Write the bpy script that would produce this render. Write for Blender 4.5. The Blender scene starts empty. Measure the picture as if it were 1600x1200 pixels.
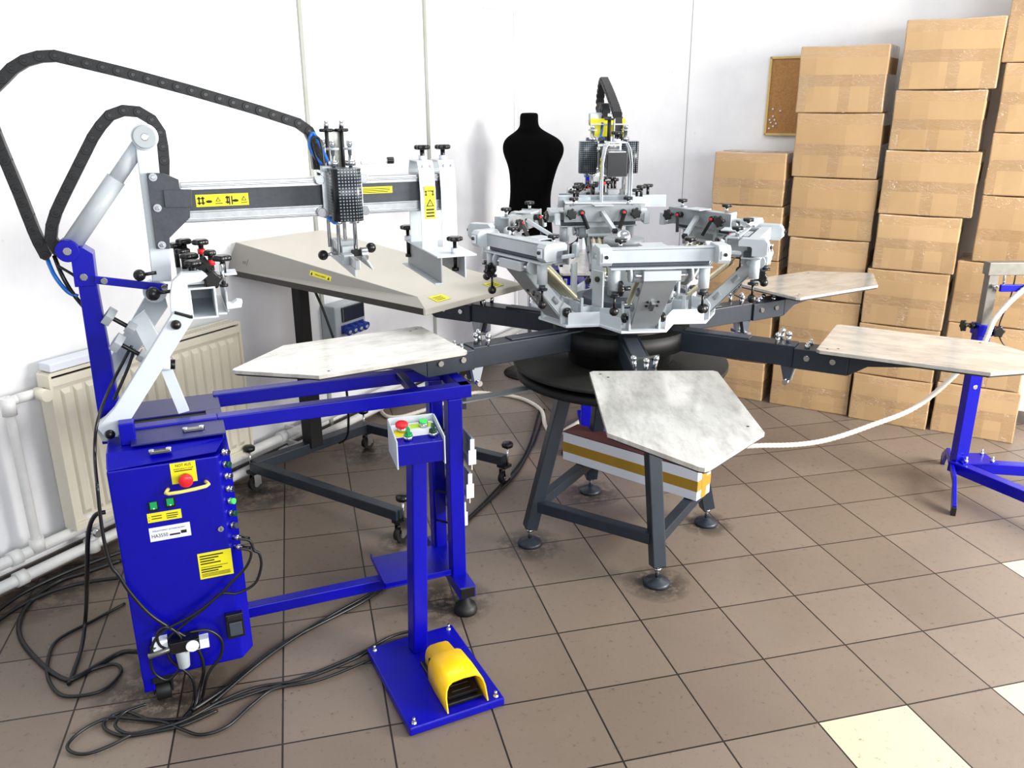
import bpy, bmesh, math, random
from math import sin, cos, pi, radians
from mathutils import Vector, Matrix
random.seed(7)
S = bpy.context.scene
COL = S.collection
# ------------------------------------------------------------------ camera
FPX = 1304.945; PITCH = radians(18.53856); ROLL = radians(-0.24873); CAMH = 1.7
_F = Vector((0, cos(PITCH), -sin(PITCH))); _R = Vector((1, 0, 0)); _U = _R.cross(_F)
CR = cos(ROLL)*_R + sin(ROLL)*_U; CU = -sin(ROLL)*_R + cos(ROLL)*_U; CF = _F
CP = Vector((0, 0, CAMH))
cam = bpy.data.cameras.new('camera'); co = bpy.data.objects.new('camera', cam); COL.objects.link(co)
m = Matrix((CR, CU, -CF)).transposed().to_4x4(); m.translation = CP; co.matrix_world = m
cam.sensor_width = 36; cam.lens = 36*FPX/1600; cam.clip_start = .01; cam.clip_end = 100
S.camera = co
# ------------------------------------------------------------------ light
w = bpy.data.worlds.new('world'); S.world = w; w.use_nodes = True
bg = w.node_tree.nodes['Background']; bg.inputs[0].default_value = (.93, .97, 1, 1); bg.inputs[1].default_value = .36
def area(name, loc, target, sx, sy, power, col):
    l = bpy.data.lights.new(name, 'AREA'); l.shape = 'RECTANGLE'; l.size = sx; l.size_y = sy; l.energy = power; l.color = col
    o = bpy.data.objects.new(name, l); COL.objects.link(o); o.location = loc
    o.rotation_euler = (Vector(target)-Vector(loc)).to_track_quat('-Z', 'Y').to_euler(); return o
area('window_light', (4.2, 1.5, 1.9), (-.3, 3.9, .7), 2.2, 1.6, 250, (1, .97, .92))
area('ceiling_light', (.6, 2.6, 3.6), (.4, 3.0, 0), 2.2, .5, 22, (1, .99, .97))
area('rear_window_light', (1.9, -2.0, 2.2), (-.6, 4.2, 1.3), 2.4, 1.6, 75, (.95, .98, 1))
S.view_settings.view_transform = 'Standard'; S.view_settings.look = 'None'
S.view_settings.exposure = 0.75; S.view_settings.gamma = 1; S.view_settings.use_curve_mapping = False

# ------------------------------------------------------------------ pixel to place
def ray(px, py): return (px-800)/FPX*CR - (py-600)/FPX*CU + CF
def onz(px, py, z=0):
    d = ray(px, py); return CP + d*((z-CAMH)/d.z)
def onp(px, py, p, n):
    d = ray(px, py); p = Vector(p); n = Vector(n); return CP + d*((p-CP).dot(n)/d.dot(n))
# ------------------------------------------------------------------ materials
def lin(h):
    h = h.lstrip('#'); r = []
    for i in (0, 2, 4):
        c = int(h[i:i+2], 16)/255; r.append(c/12.92 if c <= .04045 else ((c+.055)/1.055)**2.4)
    return (*r, 1)
class N:
    def __init__(s, name):
        s.m = bpy.data.materials.new(name); s.m.use_nodes = True; s.t = s.m.node_tree
        s.b = s.t.nodes['Principled BSDF']
    def n(s, ty, **k):
        x = s.t.nodes.new(ty)
        for a, v in k.items():
            if a in x.bl_rna.properties: setattr(x, a, v)
        return x
    def l(s, a, b): s.t.links.new(a, b)
    def val(s, x, i, v):
        if hasattr(v, 'is_output'): s.l(v, x.inputs[i])
        else: x.inputs[i].default_value = v
    def math(s, op, a, b=0, c=None, clamp=False):
        x = s.n('ShaderNodeMath'); x.operation = op; x.use_clamp = clamp
        s.val(x, 0, a); s.val(x, 1, b)
        if c is not None: s.val(x, 2, c)
        return x.outputs[0]
    def mix(s, f, a, b, ty='MIX'):
        x = s.n('ShaderNodeMix'); x.data_type = 'RGBA'; x.blend_type = ty
        s.val(x, 0, f); s.val(x, 6, a); s.val(x, 7, b); return x.outputs[2]
    def noise(s, sc, det=4, ro=.6, vec=None):
        x = s.n('ShaderNodeTexNoise'); x.inputs['Scale'].default_value = sc; x.inputs['Detail'].default_value = det; x.inputs['Roughness'].default_value = ro
        if vec is not None: s.l(vec, x.inputs['Vector'])
        return x.outputs[0]
    def ramp(s, f, a, b):
        x = s.n('ShaderNodeMapRange'); x.inputs[1].default_value = a; x.inputs[2].default_value = b; s.val(x, 0, f); return x.outputs[0]
    def bump(s, h, st, d=.002):
        x = s.n('ShaderNodeBump'); x.inputs['Strength'].default_value = st; x.inputs['Distance'].default_value = d
        s.l(h, x.inputs['Height']); s.l(x.outputs[0], s.b.inputs['Normal'])
def M_(name, hexc, rough=.5, metal=0, var=.0, scale=20, bump=0, spec=None, vcol=None):
    k = N(name); c = lin(hexc); k.b.inputs['Roughness'].default_value = rough; k.b.inputs['Metallic'].default_value = metal
    if spec is not None: k.b.inputs['Specular IOR Level'].default_value = spec
    tc = k.n('ShaderNodeTexCoord')
    nz = k.noise(scale, 5, .65, tc.outputs['Object'])
    if var:
        d = lin(vcol) if vcol else (c[0]*(1-var), c[1]*(1-var), c[2]*(1-var), 1)
        k.l(k.mix(k.ramp(nz, .4, .7), c, d), k.b.inputs['Base Color'])
    else: k.b.inputs['Base Color'].default_value = c
    if bump: k.bump(nz, bump)
    return k.m
BLUE = M_('blue_paint', '#02029a', .33, 0, .12, 9, .05, .35)
BLUETOP = M_('blue_paint_on_tops', '#141668', .4, 0, .1, 9)  # the same blue paint, with how tops catch light put into its colour
WHITE = M_('white_powder_coat', '#ccd4da', .38, 0, .04, 12, .04)
LGREY = M_('light_grey_paint', '#a9b0b5', .4, 0, .08, 15, .04)
GREY = M_('grey_paint', '#8b9094', .42, .1, .1, 15)
DGREY = M_('dark_grey_paint', '#3b424d', .5, 0, .2, 25, .1)
SLATE = M_('slate_blue_grey_paint', '#202934', .42, 0, .25, 12, .1)
BLACK = M_('black_plastic', '#0b0b0d', .32)
BLACKM = M_('black_matte_metal', '#07080a', .6, 0, .3, 20)
RUBBER = M_('black_rubber', '#0c0c0d', .55, 0, .2, 30)
CHROME = M_('chrome', '#cfd2d6', .16, 1)
ALU = M_('brushed_aluminium', '#b9bbbd', .3, 1, .2, 40)
RED = M_('red_plastic', '#e0202a', .35)
YEL = M_('yellow_sticker', '#e6dc1c', .5, 0, .06, 30)
YELP = M_('yellow_plastic', '#f6c400', .35, 0, .05, 10)
GREEN = M_('green_plastic', '#0f9a52', .35)
GREENL = M_('light_green_plastic', '#53e06d', .3)
GREEND = M_('dark_green_plastic', '#06422c', .35)
INK = M_('black_ink', '#141414', .6)
PAPER = M_('white_sticker', '#dfe4ee', .5)
CREAM = M_('cream_steel', '#c4bfb2', .42, 0, .06, 4, .03)
CREAMG = M_('greyer_cream_steel', '#8f8c86', .38, .25, .06, 5)
EDGE = M_('dark_brown_edge', '#2e2a24', .6, 0, .3, 30)
SPRING = M_('zinc_yellow_spring', '#d8d2b4', .3, .7)
BCBL = M_('bright_blue_hose', '#0f6fd0', .35)
SOCK = M_('blue_socket_plastic', '#10308c', .35)
VELVET = M_('black_velvet', '#020202', .95, 0, .2, 60, 0, .1)
CABLE = M_('black_cable_rubber', '#0b0e10', .4)
HOSEW = M_('white_corrugated_hose', '#ddd8cc', .5, 0, .1, 20)
RADM = M_('cream_enamel', '#e2dcc9', .4, 0, .06, 4)
PIPEM = M_('white_pipe_paint', '#e4e4e2', .4, 0, .15, 9, .1)
CARDIN = M_('maroon_card', '#521f20', .75, 0, .2, 8)
GLASS = M_('dark_smoked_cover', '#20262a', .12)
BRASS = M_('satin_steel', '#8f8f8a', .3, .9, .2, 30)

def mat_pallet():
    k = N('scuffed_aluminium_plate'); tc = k.n('ShaderNodeTexCoord')
    mp = k.n('ShaderNodeMapping'); mp.inputs['Scale'].default_value = (1, 3, 1); k.l(tc.outputs['Object'], mp.inputs[0])
    a = k.noise(9, 6, .7, mp.outputs[0]); b = k.noise(3, 3, .5, tc.outputs['Object'])
    col = k.mix(k.ramp(a, .42, .7), lin('#dddcd7'), lin('#b3b1ac'))
    k.l(col, k.b.inputs['Base Color']); k.b.inputs['Metallic'].default_value = .45
    k.l(k.math('ADD', k.math('MULTIPLY', a, .2), k.math('MULTIPLY', b, .14)), k.b.inputs['Roughness'])
    return k.m
PALLET = mat_pallet()
HEADM = M_('pale_grey_powder_coat', '#b3babf', .36, 0, .08, 14, .04)
def mat_mesh():
    k = N('black_perforated_guard'); tc = k.n('ShaderNodeTexCoord'); sp = k.n('ShaderNodeSeparateXYZ'); k.l(tc.outputs['Object'], sp.inputs[0])
    def fr(o, s): return k.math('FRACT', k.math('MULTIPLY', o, s))
    hx = k.math('ADD', sp.outputs[0], sp.outputs[1])
    g = k.math('MULTIPLY', k.math('GREATER_THAN', fr(hx, 110), .5), k.math('GREATER_THAN', fr(sp.outputs[2], 110), .5))
    k.l(k.mix(g, lin('#07080b'), lin('#7c8894')), k.b.inputs['Base Color']); k.b.inputs['Roughness'].default_value = .3
    return k.m
MESH = mat_mesh()
def mat_card():
    k = N('taped_cardboard'); tc = k.n('ShaderNodeTexCoord'); sp = k.n('ShaderNodeSeparateXYZ'); k.l(tc.outputs['Generated'], sp.inputs[0])
    oi = k.n('ShaderNodeObjectInfo'); rnd = oi.outputs['Random']
    x, z = sp.outputs[0], sp.outputs[2]
    wob = k.noise(3, 3, .5, tc.outputs['Object'])
    zz = k.math('ADD', z, k.math('MULTIPLY', wob, .06)); xx = k.math('ADD', x, k.math('MULTIPLY', wob, .05))
    def band(v, a, b): return k.math('MULTIPLY', k.math('GREATER_THAN', v, a), k.math('LESS_THAN', v, b))
    base = k.mix(rnd, lin('#a98a62'), lin('#b5966e'))
    grain = k.noise(40, 4, .6, tc.outputs['Object'])
    base = k.mix(k.math('MULTIPLY', grain, .18), base, lin('#94754f'))
    lo = k.math('ADD', .36, k.math('MULTIPLY', rnd, .08)); hi = k.math('ADD', lo, .17)
    t1 = band(zz, lo, hi)
    vx = k.math('ADD', .42, k.math('MULTIPLY', rnd, .12))
    t2 = k.math('MULTIPLY', band(xx, vx, k.math('ADD', vx, .13)), k.math('LESS_THAN', zz, hi))
    t3 = k.math('MULTIPLY', k.math('MAXIMUM', band(xx, -1, .14), band(xx, .86, 2)), k.math('LESS_THAN', zz, lo))
    t4 = band(zz, .84, 1.2)
    base = k.mix(k.math('MULTIPLY', t1, .42), base, lin('#947450'))
    base = k.mix(k.math('MULTIPLY', t2, .3), base, lin('#947450'))
    base = k.mix(k.math('MULTIPLY', t3, k.math('MULTIPLY', rnd, .4)), base, lin('#947450'))
    base = k.mix(k.math('MULTIPLY', t4, .2), base, lin('#b08a60'))
    k.l(base, k.b.inputs['Base Color'])
    tape = k.math('MAXIMUM', k.math('MAXIMUM', t1, t2), k.math('MAXIMUM', t3, t4))
    k.l(k.math('SUBTRACT', .75, k.math('MULTIPLY', tape, .5)), k.b.inputs['Roughness'])
    va = k.n('ShaderNodeVectorMath'); va.operation = 'ADD'; k.l(tc.outputs['Object'], va.inputs[0]); cx = k.n('ShaderNodeCombineXYZ')
    k.l(k.math('MULTIPLY', rnd, 37), cx.inputs[0]); k.l(k.math('MULTIPLY', rnd, 91), cx.inputs[2]); k.l(cx.outputs[0], va.inputs[1])
    mp = k.n('ShaderNodeMapping'); mp.inputs['Scale'].default_value = (6, 6, 17); mp.inputs['Rotation'].default_value = (0, .35, 0); k.l(va.outputs[0], mp.inputs[0])
    n_a = k.noise(2.6, 4, .6, mp.outputs[0])
    rid = k.math('POWER', k.math('SUBTRACT', 1, k.math('MULTIPLY', k.math('ABSOLUTE', k.math('SUBTRACT', n_a, .5)), 6), clamp=True), 3)
    pm = k.ramp(k.noise(7, 2, .5, va.outputs[0]), .5, .56)
    msk = k.math('MULTIPLY', tape, k.math('ADD', .1, pm))
    bp = k.n('ShaderNodeBump'); bp.inputs['Strength'].default_value = 1; bp.inputs['Distance'].default_value = .035
    k.l(k.math('MULTIPLY', rid, msk), bp.inputs['Height']); k.l(bp.outputs[0], k.b.inputs['Coat Normal'])
    k.l(k.math('MULTIPLY', tape, 1), k.b.inputs['Coat Weight']); k.b.inputs['Coat IOR'].default_value = 1.7; k.b.inputs['Coat Roughness'].default_value = .07
    return k.m
CARD = mat_card()
def mat_cork():
    k = N('cork'); tc = k.n('ShaderNodeTexCoord'); a = k.noise(120, 5, .8, tc.outputs['Object'])
    k.l(k.mix(k.ramp(a, .35, .65), lin('#b98c58'), lin('#9a6e40')), k.b.inputs['Base Color']); k.b.inputs['Roughness'].default_value = .9; return k.m
CORK = mat_cork(); PINE = M_('pine_wood', '#d6b873', .55, 0, .15, 15)
def mat_wall(name, hexc):
    k = N(name); tc = k.n('ShaderNodeTexCoord'); a = k.noise(2.2, 5, .6, tc.outputs['Object']); b = k.noise(45, 3, .6, tc.outputs['Object'])
    sc = k.noise(13, 2, .5, tc.outputs['Object'])
    c = k.mix(k.ramp(a, .45, .8), lin(hexc), lin('#dcdde2'))
    c = k.mix(k.math('MULTIPLY', k.ramp(sc, .76, .8), .4), c, lin('#a0a0a4'))
    k.l(c, k.b.inputs['Base Color']); k.b.inputs['Roughness'].default_value = .7; k.bump(b, .12, .003); return k.m
WALL = mat_wall('white_wall_paint', '#eeeef0')
def mat_floor():
    k = N('brown_floor_tiles'); tc = k.n('ShaderNodeTexCoord'); sp = k.n('ShaderNodeSeparateXYZ'); k.l(tc.outputs['Object'], sp.inputs[0])
    u = k.math('DIVIDE', sp.outputs[0], .3001); v = k.math('DIVIDE', sp.outputs[1], .3001)
    fu = k.math('FRACT', k.math('ADD', u, 100)); fv = k.math('FRACT', k.math('ADD', v, 100))
    iu = k.math('FLOOR', k.math('ADD', u, 100)); iv = k.math('FLOOR', k.math('ADD', v, 100))
    du = k.math('ABSOLUTE', k.math('SUBTRACT', k.math('FRACT', k.math('ADD', fu, .5)), .5)); dv = k.math('ABSOLUTE', k.math('SUBTRACT', k.math('FRACT', k.math('ADD', fv, .5)), .5))
    d = k.math('MINIMUM', du, dv); grout = k.math('LESS_THAN', d, .0095)
    cv = k.n('ShaderNodeCombineXYZ'); k.l(iu, cv.inputs[0]); k.l(iv, cv.inputs[1])
    wn = k.n('ShaderNodeTexWhiteNoise'); k.l(cv.outputs[0], wn.inputs['Vector'])
    c = k.mix(wn.outputs[0], lin('#7d7064'), lin('#706357'))
    n1 = k.noise(2.5, 6, .65, tc.outputs['Object']); n2 = k.noise(38, 5, .75, tc.outputs['Object']); n3 = k.noise(300, 2, .5, tc.outputs['Object'])
    c = k.mix(k.math('MULTIPLY', k.ramp(n1, .45, .75), .4), c, lin('#65594f'))
    c = k.mix(k.math('MULTIPLY', k.ramp(n3, .5, .7), .22), c, lin('#57493f'))
    def cell(i, j):
        return k.math('MULTIPLY', k.math('COMPARE', iu, 100+i, .2), k.math('COMPARE', iv, 100-1-j, .2))
    lt = k.math('MAXIMUM', k.math('MAXIMUM', cell(1, 3), cell(3, 3)), cell(5, 1))
    c = k.mix(lt, c, lin('#bdb299'))
    c = k.mix(k.math('MULTIPLY', k.ramp(n2, .6, .68), .65), c, lin('#3c332d'))
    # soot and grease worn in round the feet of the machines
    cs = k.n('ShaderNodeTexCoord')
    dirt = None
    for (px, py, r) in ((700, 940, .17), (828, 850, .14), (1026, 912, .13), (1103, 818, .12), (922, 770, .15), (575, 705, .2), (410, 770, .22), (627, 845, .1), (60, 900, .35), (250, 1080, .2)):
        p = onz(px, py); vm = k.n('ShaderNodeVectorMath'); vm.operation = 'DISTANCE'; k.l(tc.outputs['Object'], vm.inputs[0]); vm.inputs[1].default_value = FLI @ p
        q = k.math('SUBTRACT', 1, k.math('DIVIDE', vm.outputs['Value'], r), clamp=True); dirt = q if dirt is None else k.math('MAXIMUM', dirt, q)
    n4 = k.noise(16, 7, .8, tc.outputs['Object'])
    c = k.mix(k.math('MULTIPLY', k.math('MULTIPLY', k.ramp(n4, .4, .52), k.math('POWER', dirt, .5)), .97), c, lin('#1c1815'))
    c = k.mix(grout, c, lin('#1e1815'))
    k.l(c, k.b.inputs['Base Color'])
    k.l(k.math('ADD', .32, k.math('MULTIPLY', n2, .3)), k.b.inputs['Roughness'])
    k.bump(k.math('SUBTRACT', k.math('MULTIPLY', n3, .1), grout), .35, .002)
    return k.m
FA = radians(14.21325); FO = Vector((.21678857*1.7, 1.63353957*1.7, 0))
FLM = Matrix.Translation(FO) @ Matrix.Rotation(FA, 4, 'Z'); FLI = FLM.inverted()
FLOORM = mat_floor()

# ------------------------------------------------------------------ mesh helpers
class MB:
    def __init__(s): s.bm = bmesh.new(); s.mats = []
    def mi(s, m):
        if m not in s.mats: s.mats.append(m)
        return s.mats.index(m)
    def _f(s, vs, i, sm=False):
        try:
            f = s.bm.faces.new(vs); f.material_index = i; f.smooth = sm; return f
        except ValueError: return None
    def hexa(s, P, m):
        i = s.mi(m); v = [s.bm.verts.new(p) for p in P]
        for q in ((3, 2, 1, 0), (4, 5, 6, 7), (0, 1, 5, 4), (1, 2, 6, 5), (2, 3, 7, 6), (3, 0, 4, 7)): s._f([v[a] for a in q], i)
        return s
    def box(s, c, d, m, R=None):
        c = Vector(c); x, y, z = d[0]/2, d[1]/2, d[2]/2
        P = [Vector(p) for p in ((-x, -y, -z), (x, -y, -z), (x, y, -z), (-x, y, -z), (-x, -y, z), (x, -y, z), (x, y, z), (-x, y, z))]
        if R is not None: P = [R @ p for p in P]
        return s.hexa([c+p for p in P], m)
    def bb(s, x0, x1, y0, y1, z0, z1, m): return s.box(((x0+x1)/2, (y0+y1)/2, (z0+z1)/2), (abs(x1-x0), abs(y1-y0), abs(z1-z0)), m)
    def bar(s, a, b, wd, th, m, up=(0, 0, 1)):
        """box beam from a to b; wd across, th along 'up'"""
        a, b = Vector(a), Vector(b); x = (b-a); L = x.length; x.normalize(); y = Vector(up).cross(x)
        if y.length < 1e-4: y = Vector((0, 1, 0)).cross(x)
        y.normalize(); z = x.cross(y)
        R = Matrix((x, y, z)).transposed(); return s.box((a+b)/2, (L, wd, th), m, R)
    def prism(s, pts, ext, m, sm=False):
        """polygon of 3d points extruded by vector"""
        i = s.mi(m); e = Vector(ext); a = [s.bm.verts.new(Vector(p)) for p in pts]; b = [s.bm.verts.new(Vector(p)+e) for p in pts]
        s._f(a[::-1], i); s._f(b, i); n = len(a)
        for k in range(n): s._f([a[k], a[(k+1) % n], b[(k+1) % n], b[k]], i, sm)
        return s
    def cyl(s, a, b, r, m, r2=None, n=16, caps=True):
        i = s.mi(m); a, b = Vector(a), Vector(b); d = (b-a).normalized(); r2 = r if r2 is None else r2
        u = d.orthogonal().normalized(); v = d.cross(u)
        A = [s.bm.verts.new(a+r*(cos(t)*u+sin(t)*v)) for t in [2*pi*k/n for k in range(n)]]
        B = [s.bm.verts.new(b+r2*(cos(t)*u+sin(t)*v)) for t in [2*pi*k/n for k in range(n)]]
        for k in range(n): s._f([A[k], A[(k+1) % n], B[(k+1) % n], B[k]], i, True)
        if caps: s._f(A[::-1], i); s._f(B, i)
        return s
    def lathe(s, a, b, prof, m, n=16):
        """prof: (t along a-b in metres, radius)"""
        i = s.mi(m); a, b = Vector(a), Vector(b); d = (b-a).normalized(); u = d.orthogonal().normalized(); v = d.cross(u); rings = []
        for t, r in prof:
            rings.append([s.bm.verts.new(a+d*t+max(r, 1e-5)*(cos(q)*u+sin(q)*v)) for q in [2*pi*k/n for k in range(n)]])
        for A, B in zip(rings, rings[1:]):
            for k in range(n): s._f([A[k], A[(k+1) % n], B[(k+1) % n], B[k]], i, True)
        s._f(rings[0][::-1], i); s._f(rings[-1], i); return s
    def sph(s, c, r, m, n=14, sc=(1, 1, 1)):
        i = s.mi(m); c = Vector(c); g = n//2; rings = []
        for a in range(1, g):
            ph = pi*a/g; rings.append([s.bm.verts.new(c+Vector((r*sin(ph)*cos(2*pi*k/n)*sc[0], r*sin(ph)*sin(2*pi*k/n)*sc[1], r*cos(ph)*sc[2]))) for k in range(n)])
        T = s.bm.verts.new(c+Vector((0, 0, r*sc[2]))); B = s.bm.verts.new(c-Vector((0, 0, r*sc[2])))
        for A, C in zip(rings, rings[1:]):
            for k in range(n): s._f([A[k], C[k], C[(k+1) % n], A[(k+1) % n]], i, True)
        for k in range(n): s._f([T, rings[0][k], rings[0][(k+1) % n]], i, True); s._f([B, rings[-1][(k+1) % n], rings[-1][k]], i, True)
        return s
    def tube(s, pts, r, m, n=10, sub=6, corr=0, flat=False):
        P = [Vector(p) for p in pts]; Q = []
        if sub > 1 and len(P) > 2:
            for k in range(len(P)-1):
                p0 = P[max(k-1, 0)]; p1 = P[k]; p2 = P[k+1]; p3 = P[min(k+2, len(P)-1)]
                for j in range(sub):
                    t = j/sub; Q.append(.5*((2*p1)+(-p0+p2)*t+(2*p0-5*p1+4*p2-p3)*t*t+(-p0+3*p1-3*p2+p3)*t**3))
            Q.append(P[-1])
        else: Q = P
        i = s.mi(m); u = None; rings = []
        for k, p in enumerate(Q):
            d = (Q[min(k+1, len(Q)-1)]-Q[max(k-1, 0)])
            if d.length < 1e-7: continue
            d.normalize()
            u = d.orthogonal() if u is None else (u-d*u.dot(d)); u.normalize(); v = d.cross(u)
            rr = r*(1+corr*(1 if k % 2 else -1))
            rings.append([s.bm.verts.new(p+rr*(cos(2*pi*q/n)*u+sin(2*pi*q/n)*v)) for q in range(n)])
        for A, B in zip(rings, rings[1:]):
            for k in range(n): s._f([A[k], A[(k+1) % n], B[(k+1) % n], B[k]], i, True)
        s._f(rings[0][::-1], i); s._f(rings[-1], i); return s
    def text(s, txt, o, x, y, size, m, depth=.0006, ext=None):
        """flat lettering at o; x, y unit directions"""
        cu = bpy.data.curves.new('t', 'FONT'); cu.body = txt; cu.size = 1; cu.align_x = 'LEFT'; cu.resolution_u = 2
        ob = bpy.data.objects.new('t', cu); COL.objects.link(ob); dg = bpy.context.evaluated_depsgraph_get(); me = bpy.data.meshes.new_from_object(ob.evaluated_get(dg))
        x, y, o = Vector(x), Vector(y), Vector(o); nrm = x.cross(y); wd = max([v.co.x for v in me.vertices] or [1]); sx = size if ext is None else ext/wd
        i = s.mi(m); vs = [s.bm.verts.new(o+x*(v.co.x*sx)+y*(v.co.y*size)+nrm*depth) for v in me.vertices]
        for p in me.polygons: s._f([vs[q] for q in p.vertices], i)
        bpy.data.objects.remove(ob); bpy.data.curves.remove(cu); bpy.data.meshes.remove(me); return s
    def star(s, c, ax, r, h, m, lobes=6):
        """lobed hand knob centred at c, axis ax"""
        i = s.mi(m); c, d = Vector(c), Vector(ax).normalized(); u = d.orthogonal().normalized(); v = d.cross(u); n = lobes*6
        def ring(t, k0): return [s.bm.verts.new(c+d*t+k0*r*(1+.13*cos(lobes*2*pi*k/n))*(cos(2*pi*k/n)*u+sin(2*pi*k/n)*v)) for k in range(n)]
        Rs = [ring(-h/2, .8), ring(-h*.3, 1), ring(h*.3, 1), ring(h/2, .8)]
        for A, B in zip(Rs, Rs[1:]):
            for k in range(n): s._f([A[k], A[(k+1) % n], B[(k+1) % n], B[k]], i, True)
        s._f(Rs[0][::-1], i); s._f(Rs[-1], i); return s
    def build(s, name, parent=None, bev=0, label=None, stuff=False):
        bmesh.ops.recalc_face_normals(s.bm, faces=s.bm.faces)
        me = bpy.data.meshes.new(name); s.bm.to_mesh(me); s.bm.free()
        for x in s.mats: me.materials.append(x)
        o = bpy.data.objects.new(name, me); COL.objects.link(o); o.parent = parent
        if bev:
            b = o.modifiers.new('bevel', 'BEVEL'); b.width = bev; b.segments = 2; b.limit_method = 'ANGLE'; b.angle_limit = radians(50)
        if label: o['label'] = label
        return o
def tag(o, label=None, cat=None, group=None, kind=None):
    for k, v in (('label', label), ('category', cat), ('group', group), ('kind', kind)):
        if v: o[k] = v
    return o
def empty(name, loc, rz=0, label=None, cat=None, group=None):
    o = bpy.data.objects.new(name, None); COL.objects.link(o); o.location = loc; o.rotation_euler = (0, 0, rz); o.empty_display_size = .1
    return tag(o, label, cat, group)
def kids(o): return [c for c in list(bpy.data.objects) if c.parent is o]
def copy_tree(o, parent=None):
    c = o.copy(); COL.objects.link(c)
    if parent: c.parent = parent
    for ch in kids(o): copy_tree(ch, c)
    return c
def root_mesh(o, loc):
    """move a world-built mesh's origin to loc"""
    o.data.transform(Matrix.Translation(-Vector(loc))); o.location = loc; return o

# ------------------------------------------------------------------ setting
K = Vector((.03, 5.97, 0)); LD = Vector((-.5, -.8660254, 0)); BD = Vector((.8660254, -.5, 0)); UP = Vector((0, 0, 1))
LN = BD.copy(); BN = LD.copy()          # wall normals into the room
HW = 3.0
b = MB(); b.prism([K-LN*.12-BN*.12, K+LD*7-LN*.12, K+LD*7, K], UP*HW, WALL); tag(b.build('wall_left'), kind='structure')
b = MB(); b.prism([K-BN*.12-LN*.12, K, K+BD*6.5, K+BD*6.5-BN*.12], UP*HW, WALL); tag(b.build('wall_back'), kind='structure')
b = MB(); b.box((0, 0, -.05), (14, 14, .1), FLOORM); fl = b.build('floor'); fl.matrix_world = FLM; tag(fl, kind='structure')
# joint covers and duct on the walls
def lw(px, py, off=0): return onp(px, py, K+LN*off, LN)
def bw(px, py, off=0): return onp(px, py, K+BN*off, BN)
TRW = M_('grey_white_trim', '#a4a8a0', .5, 0, .1, 10)
for i, (px, py) in enumerate(((468, 40), (663, 60))):
    p = lw(px, py); t = (p-K).dot(LD); b = MB(); q = K+LD*t
    b.box(q+LN*.006+UP*(1.5), (.012, .022, 3), TRW, Matrix((LN, LD, UP)).transposed()); tag(b.build('trim_%d' % (i+1), bev=.002), kind='structure')
b = MB(); b.box(K+LD*.5+LN*.012+UP*2.33, (.024, 1.0, .14), WALL, Matrix((LN, LD, UP)).transposed()); tag(b.build('trim_3', bev=.003), kind='structure')
b = MB(); b.box(K+LD*.012+LN*.012+UP*1.5, (.02, .02, 3), WALL, Matrix((LN, LD, UP)).transposed()); tag(b.build('trim_4', bev=.003), kind='structure')
p = bw(1078, 100); t = (p-K).dot(BD); b = MB(); b.box(K+BD*t+BN*.001+UP*1.5, (.004, .002, 3), TRW, Matrix((BD, BN, UP)).transposed()); tag(b.build('trim_5'), kind='structure')
for nm, D, Nn, L in (('baseboard_left', LD, LN, 7), ('baseboard_back', BD, BN, 6.5)):
    b = MB(); b.box(K+D*(L/2)+Nn*.005+UP*.035, (.01, L, .07), M_('grimy_'+nm, '#6b635c', .7, 0, .5, 8), Matrix((Nn, D, UP)).transposed()); tag(b.build(nm), kind='structure')

# ------------------------------------------------------------------ heating
def rad():
    o0 = K+LN*.05; RL = Matrix((LD, LN, UP)).transposed()
    t0, t1, z0, z1 = 2.68, 3.56, .17, .79
    root = empty('radiator', K+LD*((t0+t1)/2)+LN*.08, 0, 'cream ribbed panel radiator on the left wall behind the blue machine', 'radiator')
    off = root.location.copy()
    def P(t, n, z): return K+LD*t+LN*n+UP*z-off
    b = MB(); b.box(P((t0+t1)/2, .085, (z0+z1)/2), (t1-t0, .05, z1-z0-.04), RADM, RL); n = 17
    for i in range(n):
        t = t0+.03+(t1-t0-.06)*(i+.5)/n
        q = [P(t-.019, .11, z0+.05), P(t+.019, .11, z0+.05), P(t+.012, .122, z0+.07), P(t-.012, .122, z0+.07)]
        q2 = [P(t-.019, .11, z1-.06), P(t+.019, .11, z1-.06), P(t+.012, .122, z1-.08), P(t-.012, .122, z1-.08)]
        b.hexa(q+q2, RADM)
    b.build('panel', root, .002)
    b = MB()
    for z, h in ((z1-.03, .03), (z0+.015, .03)): b.box(P((t0+t1)/2, .117, z), (t1-t0, .012, h), RADM, RL)
    for t in (t0, t1): b.box(P(t, .085, (z0+z1)/2), (.012, .075, z1-z0), RADM, RL)
    b.build('casing', root, .002)
    b = MB()
    for i in range(60): b.box(P(t0+(t1-t0)*(i+.5)/60, .085, z1), (.006, .06, .006), RADM, RL)
    b.box(P((t0+t1)/2, .052, z1), (t1-t0, .006, .012), RADM, RL).box(P((t0+t1)/2, .118, z1), (t1-t0, .006, .012), RADM, RL).box(P((t0+t1)/2, .085, z1-.02), (t1-t0, .05, .008), BLACKM, RL)
    b.build('top_grille', root)
    for t in (t0+.15, t1-.15): b = MB(); b.box(P(t, .03, .5), (.03, .06, .4), RADM, RL); b.build('wall_bracket', root)
    b = MB(); a = P(t1, .085, z1-.06); c = P(t1+.07, .085, z1-.06)
    b.cyl(a, c, .013, CHROME).cyl(P(t1+.035, .085, z1-.06), P(t1+.035, .15, z1-.06), .022, RADM).cyl(P(t1+.04, .085, z1-.06), P(t1+.11, .085, z1-.06), .018, PIPEM)
    b.build('valve', root, label='radiator valve with round cream cap')
rad()
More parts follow.
